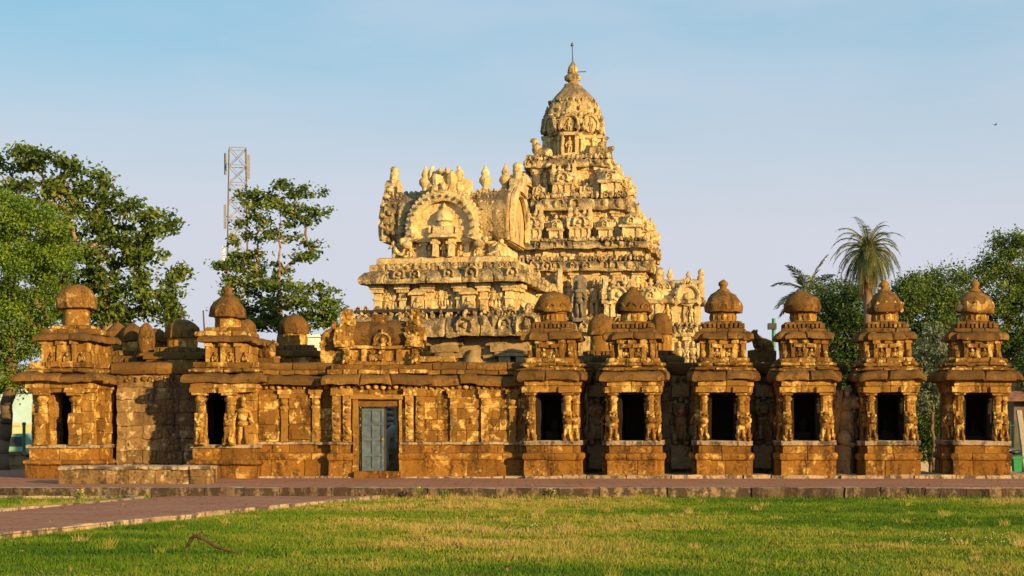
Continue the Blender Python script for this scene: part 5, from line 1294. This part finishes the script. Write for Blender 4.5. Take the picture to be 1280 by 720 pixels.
o = b.build('dead_branch', ROOT, None, .008, 26, 60); tag(o, 'bent reddish dead branch sticking out of the lawn', 'branch')
STEM = plain('dry_stem', (.17, .11, .06), .9); LEAFP = plain('weed_leaf', (.10, .15, .02), .7); YEL = plain('yellow_petal', (.75, .55, .03), .6)
WG = 'weeds along the pavement kerb'
for i, (px, yy, h_, lab, fl) in enumerate(((1115, -6.95, .34, 'thin dry weed stalk by the kerb, left of the group at the right end', 0), (1150, -6.9, .5, 'tall bare weed stalk at the kerb below the gap between the last two shrines', 0), (1175, -7.0, .46, 'forked dry weed at the kerb below the right end shrine', 0), (1240, -6.9, .52, 'tallest forked dry weed at the kerb, near the right edge', 0), (1258, -7.05, .42, 'dry weed at the kerb, rightmost of all', 0),
        (523, -7.1, .26, 'small yellow flowered weed at the kerb under the gateway', 1), (100, -7.2, .2, 'small yellow flowered weed at the left end of the kerb', 1), (690, -6.75, .22, 'small green weed with yellow tips at the kerb under the first right hand shrine', 1), (555, -8.4, .3, 'dark leafy weed tuft in the lawn below the masonry wall', 2))):
    T = thing('weed', lab, 'weed', (X(px, yy), yy, LAWN-.03), 0, WG); b = MB(6100+i); g_ = MB(6150+i)
    for s_ in range(4 if fl == 0 else 7):
        a_ = b.r.uniform(-.5, .5); p = [(0, 0, 0), (a_*.3*h_, b.r.uniform(-.05, .05), h_*.5), (a_*.8*h_, b.r.uniform(-.1, .1), h_*b.r.uniform(.7, 1.05))]
        b.tube(p, [.006, .004, .002], 4)
        for u in range(5):
            t = b.r.uniform(.3, 1); c = Vector(p[1])*(1-t)+Vector(p[2])*t; g_.blob(tuple(c), (.03, .012, .012) if fl else (.012, .01, .01), 5, 3, rz=b.r.uniform(0, 180), ry=b.r.uniform(-50, 50))
    b.build('stem', STEM if fl == 0 else LEAFP, T, 0); g_.build('leaf', LEAFP if fl else STEM, T, 0)
    if fl == 1:
        f_ = MB(6190+i); 
        for u in range(4): f_.blob((b.r.uniform(-.07, .07), b.r.uniform(-.05, .05), h_*b.r.uniform(.8, 1.1)), (.016, .016, .012), 6, 4)
        f_.build('flower', YEL, T, 0)
WHT = plain('white_petal', (.75, .74, .68), .7); r = np.random.default_rng(9); b = MB(6200)
for i in range(34):
    px, py = (r.uniform(1140, 1270), r.uniform(664, 678)) if i < 28 else (r.uniform(640, 680), r.uniform(654, 659)); dd = 1.45*FPX/(py-HOR); b.blob(((px-640)*dd/FPX, dd-CAMD, LAWN+.05), (.008, .008, .006), 5, 3)
o = b.build('lawn_flowers', WHT, None, 0); tag(o, 'scatter of tiny white lawn flowers near the right edge', 'flowers', None, 'stuff')

# ------------------------------------------------------------------ beyond the temple
STEEL = plain('galvanised_steel', (.22, .21, .21), .6, .3); DSTEEL = plain('painted_red_white_steel', (.36, .25, .22), .6, .1)
TW = thing('lattice_mast', 'grey steel lattice telecom mast rising behind the slender tree', 'mast', (X(297, 80), 80, LAWN), 12)
hT = Z(186, 80)-LAWN; wb, wt = .95, .62
for i, (sx_, sy_) in enumerate(((-1, -1), (1, -1), (1, 1), (-1, 1))):
    b = MB(6300+i); b.tube([(sx_*wb, sy_*wb, 0), (sx_*wt, sy_*wt, hT)], .045, 5); b.build('leg', STEEL, TW, 0)
b = MB(6310); nb = 17
for k in range(nb):
    z0, z1 = hT*k/nb, hT*(k+1)/nb; w0, w1 = wb+(wt-wb)*k/nb, wb+(wt-wb)*(k+1)/nb; cs = [(-1, -1), (1, -1), (1, 1), (-1, 1)]
    for i in range(4):
        p, q = cs[i], cs[(i+1) % 4]; b.tube([(p[0]*w0, p[1]*w0, z0), (q[0]*w1, q[1]*w1, z1)], .03, 4); b.tube([(q[0]*w0, q[1]*w0, z0), (p[0]*w1, p[1]*w1, z1)], .03, 4); b.tube([(p[0]*w1, p[1]*w1, z1), (q[0]*w1, q[1]*w1, z1)], .035, 4)
b.build('bracing', STEEL, TW, 0)
WPAN = plain('white_panel', (.7, .7, .7), .5, 0, .1)
for i, (u, v_, zz, l_) in enumerate(((-.95, -.4, 16.2, 1.8), (-1.0, .5, 13.0, 2.0), (.9, -.5, 12.4, 1.5), (.85, .6, 16.8, 1.8), (-.9, 0, 20.3, 1.6), (.8, -.3, 20.0, 1.8))):
    b = MB(6320+i); b.box(u-.09, u+.09, v_-.06, v_+.06, zz, zz+l_, .5); b.tube([(u, v_, zz+l_/2), (u*.6, v_, zz+l_/2)], .03, 4); b.build('antenna', WPAN if i == 1 else STEEL, TW, 0)
GPAINT = plain('green_paint', (.02, .22, .08), .45, 0, .15)
LP = thing('lamp_post', 'slim green lamp post behind the wall beside the seated bull', 'lamp', (X(967, 8), 8, 0), 0)
b = MB(6330); b.tube([(0, 0, 0), (0, 0, Z(398, 8))], .055, 8); b.build('post', GPAINT, LP, 0)
b = MB(6331); zz = Z(408, 8); b.box(-.17, .07, -.14, .1, zz-.09, zz+.09, .5); b.build('floodlight', plain('dark_lamp_case', (.05, .05, .05), .5), LP, .003)
for i, (a_, c, lab) in enumerate((((223, 402), (229, 384), 'short dark rod slanting up from the eight sided dome'), ((257, 424), (254, 388), 'thin upright rod standing beside the knobbed shrine'))):
    yy = 3.2; b = MB(6340+i); b.tube([(X(a_[0], yy), yy, Z(a_[1]+12, yy)), (X(c[0], yy), yy, Z(c[1], yy))], [.03, .022], 6); o = b.build('iron_rod', IRON, None, 0); tag(o, lab, 'rod', 'iron rods above the left wall')
BW = plain('white_wall_paint', (.72, .70, .66), .8, 0, .12, 2); GLASS = plain('dark_window', (.04, .05, .06), .15)
BD = thing('white_building', 'small white flat roofed building behind the foot of the slender tree', 'building', (X(404, 50), 50, LAWN), 0)
hB = Z(421, 50)-LAWN; b = MB(6350); b.box(-1.3, 1.3, 0, 4, 0, hB, 1); b.box(-1.45, 1.45, -.15, 4.1, hB-.02, hB+.12, 1); b.build('wall', BW, BD, 0)
for i, u in enumerate((-.7, .1, .8)): b = MB(6351+i); b.box(u-.22, u+.22, -.04, .1, hB-1.1, hB-.45, .5); b.build('window', GLASS, BD, 0)
# left edge: pale building, cream wall, car, green post, umbrella
PB = plain('pale_blue_wall', (.42, .62, .66), .8, 0, .15, 1.5); CREAM = plain('cream_wall', (.55, .52, .30), .85, 0, .2, 2)
BL = thing('pale_building', 'pale blue washed building glimpsed at the left edge under the trees', 'building', (X(-12, 24), 24, LAWN), 0)
b = MB(6400); b.box(-3.2, 2.35, 0, 4, 0, Z(490, 24)-LAWN, 1); b.build('wall', PB, BL, 0)
b = MB(6401); b.box(-3.35, 2.5, -.2, 4.2, Z(490, 24)-LAWN-.02, Z(487, 24)-LAWN+.04, 1); b.build('roof', BW, BL, 0)
for i, u in enumerate((-1.6, .2)): b = MB(6402+i); b.box(u-.4, u+.4, -.05, .1, .9, 1.7, .5); b.build('window', GLASS, BL, 0)
y = 19; o_ = MB(6410); o_.box(X(-120, y), X(38, y), y, y+.2, LAWN, Z(532, y), .5); o_.box(X(-120, y), X(38, y), y-.05, y+.25, Z(532, y)-.01, Z(530, y)+.03, .5); o = o_.build('boundary_wall', CREAM, None, .006, 2); tag(o, 'cream boundary wall behind the parked car at the left edge', 'wall')
CARG = plain('pale_green_car_paint', (.22, .42, .30), .25, .1, .06); TYRE = plain('tyre_rubber', (.02, .02, .02), .9); 
CR = thing('parked_car', 'pale green parked van half hidden behind the corner shrine at the left edge', 'car', (X(2, 14), 14, LAWN), 3)
b = MB(6420); sec = [(-1.75, .28), (-1.8, .62), (-1.7, .72), (-1.25, .78), (-.85, 1.2), (.95, 1.24), (1.3, .85), (1.45, .78), (1.5, .3)]
b.at(0, 0, 0, 90); b.prism_x([(-p, q) for p, q in sec][::-1], -.65, .65, .2, .5); b.X = None; b.build('body', CARG, CR, .004, 2, 30)
for i, (u0, u1) in enumerate(((-.95, -.12), (-.05, .85))):
    b = MB(6421+i); b.add([(u0, -.66, .8), (u1+.05, -.66, .8), (u1, -.66, 1.13), (u0+.18, -.66, 1.13), (u0, -.64, .8), (u1+.05, -.64, .8), (u1, -.64, 1.13), (u0+.18, -.64, 1.13)], [(0, 1, 2, 3), (7, 6, 5, 4), (0, 4, 5, 1), (1, 5, 6, 2), (2, 6, 7, 3), (3, 7, 4, 0)]); b.build('window', GLASS, CR, 0)
for i, (u, v_) in enumerate(((-1.1, -.6), (1.0, -.6), (-1.1, .6), (1.0, .6))):
    b = MB(6425+i); b.at(u, v_, .29, 0, 90); b.lathe(0, 0, [(.18, -.09), (.27, -.08), (.29, -.03), (.29, .03), (.27, .08), (.18, .09)], 18); b.X = None; wh = b.build('wheel', TYRE, CR, 0); b = MB(6435+i); b.at(u, v_+(-.09 if v_ < 0 else .09), .29, 0, 90); b.lathe(0, 0, [(.15, -.015), (.16, 0), (.15, .015)], 14); b.X = None; b.build('rim', STEEL, wh, 0)
b = MB(6440); b.box(-1.83, -1.77, -.5, -.3, .55, .66, .2); b.build('headlight', WPAN, CR, 0); b = MB(6441); b.box(-1.83, -1.77, .3, .5, .55, .66, .2); b.build('headlight', WPAN, CR, 0)
y = 9; b = MB(6450); b.tube([(X(30, y), y, LAWN), (X(30, y), y, Z(531, y))], .05, 8); b.box(X(30, y)-.08, X(30, y)+.08, y-.08, y+.08, LAWN, LAWN+.12, .2); b.blob((X(30, y), y, Z(530, y)), (.07, .07, .06)); o = b.build('green_post', GPAINT, None, 0); tag(o, 'bright green iron post in front of the parked van', 'post')
y = 8; b = MB(6460); b.courses(rect(X(-30, y), X(26, y), y, y+.4), LAWN-.02, .42, 2, .5, .12, .02); b.box(X(-31, y), X(28, y), y-.06, y+.46, .415, .5, .12); o = b.build('low_wall', OLDW, None, .02, 4); tag(o, 'low dark garden wall in front of the parked van', 'wall')
UMB = thing('garden_umbrella', 'blue garden umbrella at the left edge under the tree', 'umbrella', (X(-4, 10), 10, LAWN), 0)
zz = Z(521, 10)-LAWN; b = MB(6470); b.tube([(0, 0, 0), (0, 0, zz+.15)], .025, 6); b.build('pole', STEEL, UMB, 0)
b = MB(6471); b.lathe(0, 0, [(.38, zz-.07), (.36, zz-.03), (.2, zz+.06), (.03, zz+.12)], 8); b.build('canopy', plain('blue_canvas', (.05, .09, .16), .8), UMB, 0)
# right side: garden wall, green railing, hut, bin
y = 12; GW = thing('garden_wall', 'low pierced grey garden wall below the green railing on the right', 'wall', (X(1150, y), y, LAWN), 0)
b = MB(6500); b.box(-5, 6.5, 0, .25, 0, .32, .3); b.box(-5.05, 6.5, -.06, .3, .62, .72, .3)
u = -4.95
while u < 6.4: b.box(u, u+.09, .06, .2, .31, .63, .2); b.blob((u+.19, .12, .47), (.06, .05, .09), 6, 4); u += .3
b.build('body', GREY, GW, .012, 5)
b = MB(6501)
for i in range(3): b.box(-4.9, -3.2, -.9+.3*i, .0, -.02, .12*(i+1), .3)
b.build('step', GREY, GW, .012, 5)
y = 12.6; RL = thing('railing', 'dark green iron railing in front of the trees on the right', 'railing', (X(1150, y), y, LAWN), 0)
DG = plain('dark_green_iron', (.015, .09, .05), .5, .2); b = MB(6510); z1 = Z(527, y)-LAWN
u = -5
while u < 6.5: b.tube([(u, 0, .1), (u, 0, z1)], .014, 4); u += .14
for zz in (.75, z1-.12): b.tube([(-5, 0, zz), (6.5, 0, zz)], .02, 4)
b.build('bars', DG, RL, 0)
y = 17; HT = thing('hut', 'small brown hut with dark overhanging roof, seen past the right end shrine', 'hut', (X(1302, y), y, LAWN), -10)
zr = Z(500, y)-LAWN; b = MB(6520); b.box(-.95, 1.4, 0, 2, 0, zr, .4); b.build('wall', plain('brown_plaster', (.16, .12, .09), .9, 0, .3, 3), HT, .006, 3)
b = MB(6521); b.prism_x([(-.5, zr-.05), (-.5, zr+.02), (1.0, zr+.62), (2.4, zr+.02), (2.4, zr-.05), (1.0, zr+.5)], -1.3, 1.8, .3); b.build('roof', plain('terracotta_roof', (.26, .12, .07), .9, 0, .4, 5), HT, .01, 4)
b = MB(6522); b.box(-.6, -.1, -.03, .1, .0, 1.35, .4); b.build('door', DARKW, HT, 0)
y = 5; GB = thing('rubbish_bin', 'green rubbish bin beside the right end shrine', 'bin', (X(1271, y), y, 0), 0)
b = MB(6530); b.sweep(rect(-.13, .13, -.13, .13), [(-.03, 0), (.0, .36), (.02, .36), (.02, .4)], .2); b.build('body', GPAINT, GB, 0); b = MB(6531); b.sweep(rect(-.15, .15, -.15, .15), [(.01, .395), (.01, .42), (-.06, .46)], .2); b.build('lid', GPAINT, GB, 0)
y = 6.5; MC = thing('motor_scooter', 'black scooter parked behind the green bin', 'scooter', (X(1264, y), y, LAWN+.05), 25)
BK = plain('black_plastic', (.02, .02, .022), .35, 0, .1); b = MB(6540)
b.blob((.3, 0, .5), (.36, .14, .18), 12, 8); b.blob((.25, 0, .68), (.34, .12, .07), 12, 6); b.box(-.15, .2, -.11, .11, .28, .36, .2); b.blob((-.3, 0, .6), (.1, .17, .32), 10, 8, ry=-12); b.blob((-.36, 0, .92), (.1, .12, .09), 8, 6); b.tube([(-.34, -.28, 1.0), (-.36, 0, .97), (-.34, .28, 1.0)], .02, 6); b.build('body', BK, MC, 0, ang=180)
for i, u in enumerate((-.48, .5)): b = MB(6541+i); b.at(u, 0, .22, 0, 90); b.lathe(0, 0, [(.13, -.05), (.2, -.045), (.22, 0), (.2, .045), (.13, .05)], 18); b.X = None; b.build('wheel', TYRE, MC, 0)
y = 5.6; b = MB(6550); b.at(X(1283, y), y, 0, 0, 0, -7); b.box(-.07, .07, -.06, .06, -.05, 1.75, .2); b.X = None; o = b.build('leaning_post', GREY, None, .008, 5); tag(o, 'pale grey concrete post leaning at the right edge', 'post')

BI = thing('bird', 'tiny dark bird gliding in the sky above the right hand trees', 'bird', (X(1244, 60), 60, Z(156, 60)), 20)
b = MB(6600); b.blob((0, 0, 0), (.11, .03, .03), 8, 5); b.blob((.11, 0, .01), (.035, .022, .022), 6, 4); b.add([(.03, 0, .01), (-.05, 0, .01), (-.03, .2, .07), (.0, .2, .07), (.03, 0, -.005), (-.05, 0, -.005), (-.03, .2, .06), (.0, .2, .06)], [(0, 1, 2, 3), (7, 6, 5, 4), (0, 4, 5, 1), (1, 5, 6, 2), (2, 6, 7, 3), (3, 7, 4, 0)]); b.add([(.03, 0, .01), (-.05, 0, .01), (-.03, -.2, .07), (.0, -.2, .07), (.03, 0, -.005), (-.05, 0, -.005), (-.03, -.2, .06), (.0, -.2, .06)], [(3, 2, 1, 0), (4, 5, 6, 7), (1, 5, 4, 0), (2, 6, 5, 1), (3, 7, 6, 2), (0, 4, 7, 3)])
b.build('body', BK, BI, 0)
